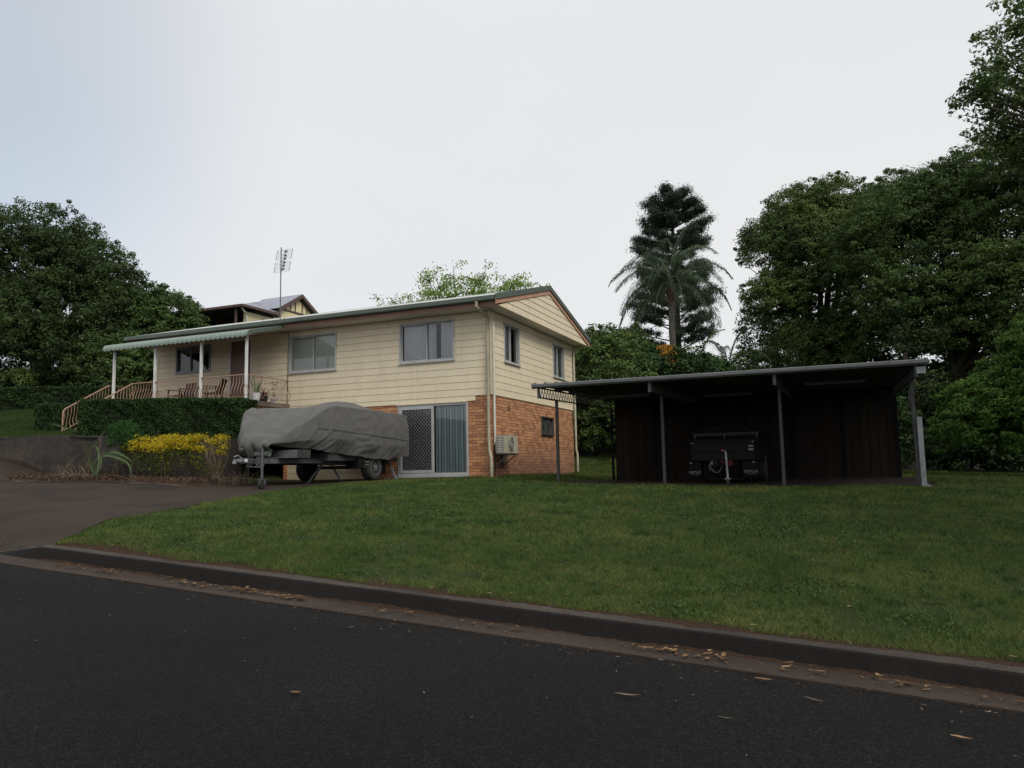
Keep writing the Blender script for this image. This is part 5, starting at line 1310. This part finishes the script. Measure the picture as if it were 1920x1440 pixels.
# right hand trees
tree('camphor_tree', 'broad green tree right of the palm whose crown overhangs the carport roof', (8.0, 19.5, 1.6),
     [(6.2, 18.6, 11.9, 1.35, 1.6, 1.35), (7.6, 19.3, 13.3, 1.6, 1.8, 1.6), (9.3, 20.2, 13.5, 1.7, 1.9, 1.9), (11.0, 20.5, 13.0, 1.6, 1.8, 1.7), (8.4, 18.4, 12.0, 1.6, 1.5, 1.5), (6.7, 18.6, 9.4, 1.7, 1.8, 1.5), (10.3, 18.6, 11.9, 1.6, 1.5, 1.5), (9.0, 19.0, 10.4, 2.8, 2.5, 2.6), (8.0, 18.8, 6.8, 2.3, 2, 1.9), (10.8, 18.6, 7.4, 2.8, 2, 2.2)],
     300000, .105, .062, 'leaf_mid', .40, .44, 56, 41, flat=.6)
tree('camphor_tree', 'tallest spreading green tree on the right, behind the right end of the carport', (12.9, 15.5, 1.4),
     [(12.2, 17, 12.6, 1.7, 1.8, 1.5), (13.8, 16.2, 12.6, 1.6, 1.8, 1.5), (12.8, 15.2, 11.7, 1.7, 1.7, 1.4), (12.0, 15.5, 10.4, 2.9, 2.5, 2.6), (15.2, 14.6, 11.3, 2.6, 2.4, 2.8), (12.4, 14.2, 7.9, 2.7, 2.2, 1.9), (15.4, 13.4, 8.2, 2.6, 2.2, 2.3), (18, 13, 10, 3, 2.6, 3.4), (16.4, 12.2, 5.9, 2.4, 1.8, 1.6), (13.6, 13.6, 6.3, 1.7, 1.4, 1.0)],
     320000, .105, .062, 'leaf_right', .38, .44, 56, 42, flat=.6)
tree('overhanging_tree', 'near dark tree leaning in from the upper right corner', (16.8, -1.0, .6),
     [(12.75, -1.2, 10.3, .75, .9, .8), (12.35, -1.9, 8.75, .8, .9, .95), (11.75, -2.7, 8.55, .55, .6, .55), (12.9, -1.2, 7.7, .9, .9, .8), (12.15, -2.0, 7.85, .6, .7, .6), (13.9, .3, 9.9, 1.6, 1.3, 1.6), (14.3, .4, 7.8, 1.5, 1.3, 1.3), (15.6, 0, 9.0, 2.2, 1.8, 2.4), (18.6, -3.5, 9.5, 3.2, 3.0, 2.6), (19.0, -8.0, 10.0, 3.0, 3.0, 2.4), (20.5, 1.0, 8.6, 3.2, 3.0, 3.0), (19.0, -13.0, 9.6, 3.6, 3.2, 2.4), (16.2, -9.6, 9.4, 2.6, 2.6, 1.9)],  # outer blobs, right of the view, are added to shade lawn and carport
     170000, .105, .048, 'leaf_right', .30, .30, 32, 43, fill=.3)
def feather():
    t = thing('feathery_shrub', 'big bright green feathery shrub at the right edge beside the carport', 'shrub', (14.0, 6.9, 1.0))
    B = [(14.3, 7.1, 3.3, 1.9, 1.6, 1.6), (13.0, 6.6, 2.6, 1.5, 1.3, 1.4), (15.6, 7.2, 4.4, 1.7, 1.6, 1.9), (14.4, 6.7, 4.7, 1.25, 1.2, 1.1), (15.8, 6.0, 2.4, 2.0, 1.4, 1.6), (12.6, 6.8, 3.4, .8, .8, .8)]
    m = MB(); limbs(m, (14.2, 6.9, 1.0), B, .12, 3, .2); m.build('trunk', M['bark'], t, smooth=True)
    C = crown_pts(B, 120000, .42, 60, .12, 44, .45); V, F = leaves(C[:, :3], .13, .045, .15, nrm=C[:, 3:], seed=44); npmesh('crown', V, F, M['leaf_bright'], t)
feather()
tree('bare_limbed_tree', 'dark creeper-hung trunk seen between the carport wall and its right post', (11.1, 12.2, 1.1), [(11.6, 12.4, 6.0, 1.1, 1, .8), (11.9, 11.4, 4.0, .6, .5, .8)], 5200, .11, .06, 'leaf_dark', .26, .35, 30, 45, fork=.8)

# ------------------------------------------------------------------ garden bed and its plants
def bed():
    xs = np.linspace(-10.95, -4.9, 60); rows = []
    from mathutils import noise as mn
    for t in np.linspace(0, 1, 12):
        row = []
        for x in xs:
            yb = -4.63 + (x + 11) * .065; yf = -5.95 + .12 * math.sin(x * 1.3) + .05 * math.sin(x * 5) + (x + 8) * .06
            if x < -10.6: yf += (x + 10.6) * -1.5 * .5
            y = yf + (yb - yf) * t; en = max(0, min(1, (x + 10.95) / .5, (-4.9 - x) / .5)); row.append((x, y, zg(x, y) + .02 * en + (.13 * math.sin(min(1, t * 1.6) * math.pi / 2) + mn.noise(Vector((x * 5, y * 5, 0))) * .045 * min(1, t * 4)) * en))
        rows.append(row)
    tag(MB().grid(rows).build('garden_bed', M['soil'], smooth=True), kind='structure')
    g = np.random.default_rng(5); n = 5200; x = g.uniform(-10.9, -4.9, n); y = g.uniform(-6.0, -4.7, n) + (x + 8) * .06
    C = np.c_[x, y, zground(x, y) + .10 + g.uniform(-.03, .06, n)]; V, F = leaves(C, .11, .022, -.1, seed=2); V[:, 2] = np.maximum(V[:, 2], 0)
    tag(npmesh('mulch', V, F, M['mulch']), 'brown bark mulch and fallen debris covering the garden bed', 'mulch', kind='stuff')
bed()
def gold():
    t = thing('golden_shrub', 'row of golden yellow leaved shrub in front of the block wall', 'shrub', (-6.6, -5.0, 1.6)); r = np.random.default_rng(8); m = MB(); C = []; D = []
    for k in range(46):
        x = -7.7 + 2.35 * r.random(); y = -5.05 + r.uniform(-.3, .3); zt_ = 2.44 + r.uniform(-.20, .15) - .03 * (x + 7.5); b = (x + r.uniform(-.15, .15), y, 1.55)
        
        if k % 4 == 0: m.tube([b, ((b[0] + x) / 2, y, 2.0), (x, y, zt_)], [.012, .009, .003], 4)
        C.append(np.array([x, y, zt_]) + r.normal(size=(120, 3)) * (.13, .10, .038)); D.append(np.array([x, y, zt_ - .30]) + r.normal(size=(34, 3)) * (.12, .12, .10))
        if k % 6 == 0: D.append(np.array([x, y, zt_ - .52]) + r.normal(size=(60, 3)) * (.12, .12, .10))
    m.build('stems', M['bark'], t); V, F = leaves(np.concatenate(C), .048, .030, .3, seed=8); npmesh('golden_foliage', V, F, M['leaf_gold'], t)
    V, F = leaves(np.concatenate(D), .05, .032, .3, seed=9); npmesh('lower_foliage', V, F, M['leaf_goldgreen'], t)
    t = thing('golden_shrub', 'sparse golden shrub with dead twiggy middle beside the covered trailer', 'shrub', (-4.95, -5.0, 1.6)); m = MB(); C = []; D = []
    for k in range(26):
        sx = -5.02 + r.uniform(-.12, .12); m.tube([(sx, -5, 1.5), (sx + r.uniform(-.2, .2), -5 + r.uniform(-.15, .15), 2.05), (sx + r.uniform(-.35, .3), -5.05, 2.3 + r.uniform(0, .18))], [.011, .007, .003], 4)
    m.build('dead_twigs', M['stick'], t)
    for (x, z) in ((-4.88, 2.50), (-4.78, 2.42), (-4.72, 2.27), (-4.82, 2.14), (-4.98, 2.36), (-4.70, 2.50), (-5.10, 2.42)): C.append(np.array([x, -5.05, z]) + r.normal(size=(90, 3)) * (.08, .07, .035))
    for (x, z) in ((-4.9, 1.8), (-5.1, 1.72), (-4.85, 2.15)): D.append(np.array([x, -5.05, z]) + r.normal(size=(80, 3)) * (.10, .07, .07))
    V, F = leaves(np.concatenate(C), .045, .028, .3, seed=10); npmesh('golden_foliage', V, F, M['leaf_gold'], t); V, F = leaves(np.concatenate(D), .045, .028, .3, seed=12); npmesh('lower_foliage', V, F, M['leaf_goldgreen'], t)
gold()
def gbush():
    t = thing('green_bush', 'small fresh green bushy shrub above the left end of the golden row', 'shrub', (-8.0, -5.0, 1.6)); r = np.random.default_rng(9)
    m = MB()
    for k in range(14): m.tube([(-8.0 + r.uniform(-.08, .08), -5, 1.5), (-8.0 + r.uniform(-.15, .15), -5 + r.uniform(-.1, .1), 2.3), (-8.0 + r.uniform(-.4, .4), -5 + r.uniform(-.3, .3), 2.75)], [.014, .01, .004], 5)
    m.build('stems', M['bark'], t); C = crown_pts([(-8.0, -5.0, 2.62, .42, .36, .40), (-7.7, -5.0, 2.45, .28, .25, .22)], 9000, .14, 30, .25, 9); V, F = leaves(C[:, :3], .055, .018, .5, seed=9); npmesh('foliage', V, F, M['leaf_shrub'], t)
    t = thing('leafless_bush', 'brownish straggly bush at the foot of the golden row', 'shrub', (-7.6, -5.05, 1.6)); m = MB(); C = []
    for k in range(22):
        e = (-7.75 + r.uniform(-.35, .45), -5.05 + r.uniform(-.2, .2), 1.95 + r.uniform(0, .4)); m.tube([(-7.6, -5.05, 1.5), (-7.65, -5.05, 1.8), e], [.01, .007, .003], 4); C.append(np.array(e) + r.normal(size=(26, 3)) * .08)
    m.build('stems', M['stick'], t); V, F = leaves(np.concatenate(C), .05, .03, .3, seed=3); npmesh('foliage', V, F, M['leaf_goldgreen'], t)
gbush()
def straps():
    t = thing('strap_leaf_plant', 'sprawling lily-like plant with long arching strap leaves on the garden bed', 'plant', (-8.4, -5.6, 1.5)); L = MB()
    def strap(pts, w, thin=False):
        rows = []; P = [Vector(p) for p in pts]; n = 26; Q = []
        for i in range(n + 1):
            s = i / n * (len(P) - 1); k = min(len(P) - 2, int(s)); f = s - k; a = P[max(0, k - 1)]; b = P[k]; c = P[k + 1]; d = P[min(len(P) - 1, k + 2)]
            Q.append(.5 * ((2 * b) + (c - a) * f + (2 * a - 5 * b + 4 * c - d) * f * f + (3 * b - a - 3 * c + d) * f ** 3))
        for i, q in enumerate(Q):
            d = Q[min(n, i + 1)] - Q[max(0, i - 1)]; s = d.cross(Vector((.25, -1, .15))).normalized(); k = i / n; ww = w * (math.sin(math.pi * min(1, .12 + k * .95)) ** .7 + .04) * (1 if not thin else .12 + .88 * max(0, min(1, (k - .55) * 6))); rows.append([tuple(q - s * ww), tuple(q + Vector((0, .015, -.01))), tuple(q + s * ww)])
        L.grid(rows)
    B = (-8.35, -5.55, 1.62)
    strap([B, (-8.4, -5.6, 1.92), (-7.85, -5.75, 2.14), (-7.15, -5.95, 2.08), (-6.55, -6.1, 1.88), (-6.35, -6.2, 1.47)], .042)
    strap([B, (-8.2, -5.6, 2.0), (-7.6, -5.75, 2.22), (-7.0, -5.9, 2.12), (-6.35, -6.0, 1.83)], .04)
    strap([B, (-8.5, -5.65, 2.2), (-8.15, -5.75, 2.4), (-7.8, -5.9, 2.1), (-7.65, -6.1, 1.45)], .036)
    strap([B, (-8.75, -5.55, 2.0), (-8.6, -5.6, 2.35), (-8.25, -5.7, 2.42)], .022, True)
    strap([(-8.7, -5.5, 1.65), (-8.65, -5.5, 2.2), (-8.95, -5.6, 2.72), (-9.4, -5.75, 2.92), (-9.9, -5.9, 3.02)], .040, True)
    strap([B, (-8.1, -5.6, 1.9), (-7.95, -5.7, 2.1), (-7.9, -5.8, 1.8), (-8.0, -5.9, 1.6)], .024)
    L.build('strap_leaves', M['agave'], t, smooth=True)
    D = MB(); r = random.Random(4)
    for p in ([(-8.5, -5.6, 1.6), (-8.7, -5.7, 1.9), (-8.3, -5.75, 2.3), (-7.85, -5.8, 2.5)], [(-8.9, -5.6, 1.55), (-9.15, -5.8, 1.8), (-8.9, -5.7, 2.1), (-8.4, -5.75, 2.3), (-7.9, -5.8, 2.48)], [(-8.3, -5.55, 1.6), (-8.2, -5.6, 2.1), (-8.1, -5.65, 2.6), (-8.0, -5.6, 2.75)], [(-8.9, -5.7, 1.5), (-9.3, -5.9, 1.55), (-9.5, -6.0, 1.5)], [(-8.5, -5.7, 1.58), (-8.9, -5.85, 1.65), (-9.15, -5.9, 1.48)]):
        D.tube(p, [.012, .014, .012, .006, .004][:len(p)] if len(p) > 3 else .012, 5)
    for k in range(26):
        a = (-8.6 + r.uniform(-.6, .8), -5.6 + r.uniform(-.25, .2), 1.56); an = r.uniform(-1, 1); D.tube([a, (a[0] + an * .25, a[1], a[2] + r.uniform(.1, .45)), (a[0] + an * .5, a[1] - .05, a[2] + r.uniform(-.02, .35))], [.006, .005, .002], 4)
    D.build('dead_stalks', M['stick'], t)
    W = MB()
    for k in range(46):
        a = (-3.95 + r.uniform(-.55, .6), -4.7 + r.uniform(-.4, .4), 1.42); W.tube([a, (a[0] + r.uniform(-.3, .3), a[1], a[2] + .25), (a[0] + r.uniform(-.6, .6), a[1], a[2] + r.uniform(.1, .45))], [.007, .006, .003], 4)
straps()
def weeds():
    r = random.Random(6); t = thing('weed_clump', 'clump of weeds and dead stalks growing behind the jockey wheel', 'weeds', (-5.0, -4.9, 1.4)); m = MB(); l = MB()
    for k in range(70):
        a = (-4.9 + r.uniform(-.5, .9), -4.75 + r.uniform(-.35, .25), zg(-4.8, -4.8) + .02); e = (a[0] + r.uniform(-.4, .4), a[1], a[2] + r.uniform(.05, .38)); m.tube([a, (a[0], a[1], a[2] + .12), e], [.006, .005, .002], 4)
        if k % 5 == 0: blade(l, a, (r.uniform(-1, 1), r.uniform(-.5, .5), .8), r.uniform(.2, .45), .02, .7)
    m.build('dead_stalks', M['stick'], t); l.build('leaves', M['leaf_shrub'], t)
weeds()

# ------------------------------------------------------------------ grass, clover, litter
gx = np.arange(-34, 26, .2); gy = np.arange(-12.8, 16, .2)
GXX, GYY = np.meshgrid(gx, gy); GZ = zground(GXX, GYY)
def zfast(x, y, G=GZ):
    fx = np.clip((x - gx[0]) / .2, 0, len(gx) - 1.001); fy = np.clip((y - gy[0]) / .2, 0, len(gy) - 1.001); i = fx.astype(int); j = fy.astype(int); a = fx - i; b = fy - j
    return G[j, i] * (1 - a) * (1 - b) + G[j, i + 1] * a * (1 - b) + G[j + 1, i] * (1 - a) * b + G[j + 1, i + 1] * a * b
def blades(x, y, z, h, w, g, lean=.5):
    n = len(x); a = g.uniform(0, 2 * np.pi, n); l = h * g.uniform(.5, 1.4, n); k = g.uniform(0, lean, n) * l; b = g.uniform(0, 2 * np.pi, n)
    P = np.c_[x, y, z]; s = np.c_[np.cos(a), np.sin(a), 0 * a] * (w * g.uniform(.6, 1.4, n))[:, None] / 2; t = np.c_[np.cos(b) * k, np.sin(b) * k, l]
    V = np.stack([P - s, P + s, P + t], 1).reshape(-1, 3); return V, np.arange(3 * n).reshape(-1, 3)
def vnoise(x, y, s, seed):
    g = np.random.default_rng(seed); T = g.random((64, 64)); u = x / s; v = y / s; i = np.floor(u).astype(int); j = np.floor(v).astype(int); a = u - i; b = v - j; a = a * a * (3 - 2 * a); b = b * b * (3 - 2 * b)
    f = lambda p, q: T[p % 64, q % 64]; return f(i, j) * (1 - a) * (1 - b) + f(i + 1, j) * a * (1 - b) + f(i, j + 1) * (1 - a) * b + f(i + 1, j + 1) * a * b
def grass():
    g = np.random.default_rng(77); Xs = []; Ys = []; Hs = []; Ws = []
    for (x0, x1, y0, y1, dens, h, w) in ((2.5, 13, -12.66, -10.2, 6800, .040, .0045), (-1.4, 2.5, -12.66, -10.2, 4200, .043, .0055), (13, 19, -12.66, -9, 1800, .045, .007), (-2.4, 15, -10.2, -7, 3200, .046, .0065), (-3, 16, -7, -3.5, 1500, .05, .009), (-3, 18, -3.5, 0.2, 950, .055, .012), (0, 22, .2, 14, 300, .07, .022), (0, 2.6, .2, 14, 1300, .06, .016), (15, 24, -9, .2, 350, .06, .018)):
        n = int((x1 - x0) * (y1 - y0) * dens); Xs.append(g.uniform(x0, x1, n)); Ys.append(g.uniform(y0, y1, n)); Hs.append(np.full(n, h)); Ws.append(np.full(n, w))
    x = np.concatenate(Xs); y = np.concatenate(Ys); h = np.concatenate(Hs); w = np.concatenate(Ws)
    e = -12.70 + .13 * vnoise(x, y * 0, .9, 3) + .10 * vnoise(x, y, .16, 4)
    keep = (y > e) & (x > redge(y) + .04 * vnoise(x, y, .2, 5))
    keep &= ~((x > 2.2) & (x < 10.6) & (y > -1.42 + .12 * np.sin(x * 3)) & (y < 4.1))         # bare dirt under the carport
    keep &= ~((x < .03) & (y > -.12)); keep &= ~((x > -.15) & (x < .0) & (y > -.1))
    bare = vnoise(x, y, .8, 9) * .6 + vnoise(x, y, .27, 10) * .4
    keep &= g.random(len(x)) < np.clip(1 - (bare - .60) * 8, .10, 1)
    x, y, h, w = x[keep], y[keep], h[keep], w[keep]
    h = h * (.55 + .9 * (vnoise(x, y, .5, 21) * .5 + vnoise(x, y, .13, 22) * .5)); h = np.where(y < -12.35, h * 1.25, h) * .82
    V, F = blades(x, y, zfast(x, y), h, w * 1.1, g, 1.6)
    tag(npmesh('lawn_grass', V, F, M['grass']), 'short patchy green lawn sloping from the kerb to the house and carport', 'grass', kind='stuff')
    nt = 2600; tx = g.uniform(-1, 14, nt); ty = g.uniform(-12.5, -4, nt); k = tx > redge(ty) + .1; tx, ty = tx[k], ty[k]
    per = 34; x = np.repeat(tx, per) + g.normal(size=len(tx) * per) * .028; y = np.repeat(ty, per) + g.normal(size=len(tx) * per) * .028
    V, F = blades(x, y, zfast(x, y), np.repeat(g.uniform(.045, .085, len(tx)), per), np.full(len(x), .006), g, 1.5)
    tag(npmesh('grass_tufts', V, F, M['clover']), 'longer darker tufts standing up out of the mown lawn', 'grass', kind='stuff')
    # clover and broadleaf weeds in darker patches
    n = 150000; x = g.uniform(-2, 15, n); y = g.uniform(-12.4, -1.5, n); q = vnoise(x, y, 1.3, 31) * .55 + vnoise(x, y, .35, 32) * .45
    k = (q > .60) & (x > redge(y) + .2); x, y = x[k], y[k]; C = np.c_[x, y, zfast(x, y) + g.uniform(.02, .05, len(x))]; V, F = leaves(C, .028, .022, 0, seed=6)
    tag(npmesh('lawn_clover', V, F, M['clover']), 'darker patches of clover and broadleaf weeds within the lawn', 'clover', kind='stuff')
    # grass of the upper lawn
    n = 150000; x = g.uniform(-24, -11.2, n); y = g.uniform(-4.42, 3, n); k = inpoly(x, y, TPOLY) & (y < 1.5 + (x + 14) * -.1); x, y = x[k], y[k]
    V, F = blades(x, y, zterr(x, y), np.full(len(x), .06), np.full(len(x), .02), g, .9)
    tag(npmesh('upper_lawn_grass', V, F, M['grass_up']), 'grass on the raised lawn behind the block wall at the far left', 'grass', kind='stuff')
    n = 9000; x = g.uniform(-14.5, -11.3, n); y = g.uniform(-8.6, -6.9, n); k = (y > -8.3 + .15 * np.sin(x * 3)) & (x < -11.9 + .2 * np.sin(y * 4)); x, y = x[k], y[k]
    V, F = blades(x, y, zground(x, y) + .01, np.full(len(x), .07), np.full(len(x), .03), g, .9)
    tag(npmesh('verge_grass', V, F, M['grass']), 'small patch of grass beside the driveway at the left edge', 'grass', kind='stuff')
grass()
def curl_leaf(m, p, L, W, yaw, curl, g):
    c, s = math.cos(yaw), math.sin(yaw); rows = []
    for i in range(5):
        k = i / 4; u = (k - .5) * L; w = W * math.sin(math.pi * (.08 + .84 * k)) / 2; z = curl * L * (abs(k - .5) * 2) ** 1.5 * .22; u += 0; yb = curl * L * .25 * math.sin(k * 5)
        rows.append([(p[0] + c * u - s * (v * w + yb), p[1] + s * u + c * (v * w + yb), p[2] + z + abs(v) * w * .5 * curl * 2) for v in (-1, 0, 1)])
    m.grid(rows)
def litter():
    g = random.Random(12); m = MB(); b = MB()
    def road_z(x, y): return float(zroad(x)) + (.004 if y > -13.24 else .014)
    piles = [(3.15, .16, 30), (2.45, .14, 16), (3.75, .10, 18), (1.2, .12, 12), (.5, .5, 12), (7.35, .13, 22), (7.75, .08, 10), (5.9, .2, 8), (4.9, .15, 6), (9.2, .15, 12), (10.1, .2, 34), (8.2, .2, 5)]
    for cx, sp, n in piles:
        for _ in range(n):
            x = g.gauss(cx, sp); y = -12.98 + abs(g.gauss(0, .05)) - .10 * g.random() - .02; curl_leaf(m, (x, min(y, -12.89), road_z(x, y) + g.uniform(.002, .030)), g.uniform(.03, .10), g.uniform(.014, .042), g.uniform(0, 6.28), g.uniform(.1, .7), g)
    for _ in range(300):
        x = g.uniform(-3, 12); y = -12.95 - abs(g.gauss(0, .30)); curl_leaf(m if g.random() < .6 else b, (x, y, road_z(x, y) + .003), g.uniform(.012, .05), g.uniform(.004, .014), g.uniform(0, 6.28), g.uniform(.05, .5), g)
    for _ in range(80):
        x = g.uniform(1, 12); y = -13.3 - abs(g.gauss(0, 1.0)); curl_leaf(b, (x, y, road_z(x, y) + .003), g.uniform(.012, .045), g.uniform(.004, .010), g.uniform(0, 6.28), g.uniform(.05, .5), g)
    for _ in range(110):
        x = g.uniform(-1, 11); y = g.uniform(-12.5, -6) if g.random() < .7 else g.uniform(-12.66, -12.5); curl_leaf(b if g.random() < .5 else m, (x, y, zg(x, y) + .035), g.uniform(.03, .07), g.uniform(.012, .03), g.uniform(0, 6.28), g.uniform(.2, .6), g)
    for _ in range(60):
        x = g.uniform(-9, 0); y = g.uniform(-12, -6.3)
        if x < float(redge(y)) - .2: curl_leaf(m, (x, y, zg(x, y) + .018), g.uniform(.03, .06), g.uniform(.01, .02), g.uniform(0, 6.28), .3, g)
    tag(m.build('dry_leaf_litter', M['litter']), 'brown dry leaves drifted along the gutter and scattered about', 'leaf litter', kind='stuff')
    tag(b.build('bark_litter', M['palebark']), 'pale curled bark and twig fragments scattered on the road', 'litter', kind='stuff')
    def single(name, x, y, L, W, yaw, mat, label, grp=None):
        q = MB(); curl_leaf(q, (x, y, road_z(x, y) + .004), L, W, yaw, .25, g); tag(q.build(name, mat), label, 'leaf', grp)
    single('fallen_leaf', 5.62, -15.28, .07, .035, .3, M['litter'], 'single tan leaf lying alone on the asphalt at lower left')
    single('bark_strip', 7.40, -14.28, .16, .018, .1, M['palebark'], 'curled pale bark strip near the middle of the road')
    single('gum_leaf', 8.02, -14.40, .09, .015, .05, M['agave'], 'slender fresh green leaf lying on the road right of the bark strip')
    single('fallen_leaf', 9.26, -14.05, .11, .035, -.2, M['litter'], 'large brown leaf on the road at the right')
    single('twig', 8.48, -13.75, .14, .012, -.4, M['palebark'], 'bent pale twig on the road near the gutter, right of centre')
    single('fallen_leaf', 8.15, -13.45, .12, .04, .0, M['litter'], 'golden brown leaf at the edge of the asphalt right of centre')
litter()
print('objects', len(bpy.data.objects), 'faces', sum(len(o.data.polygons) for o in bpy.data.objects if o.type == 'MESH'))
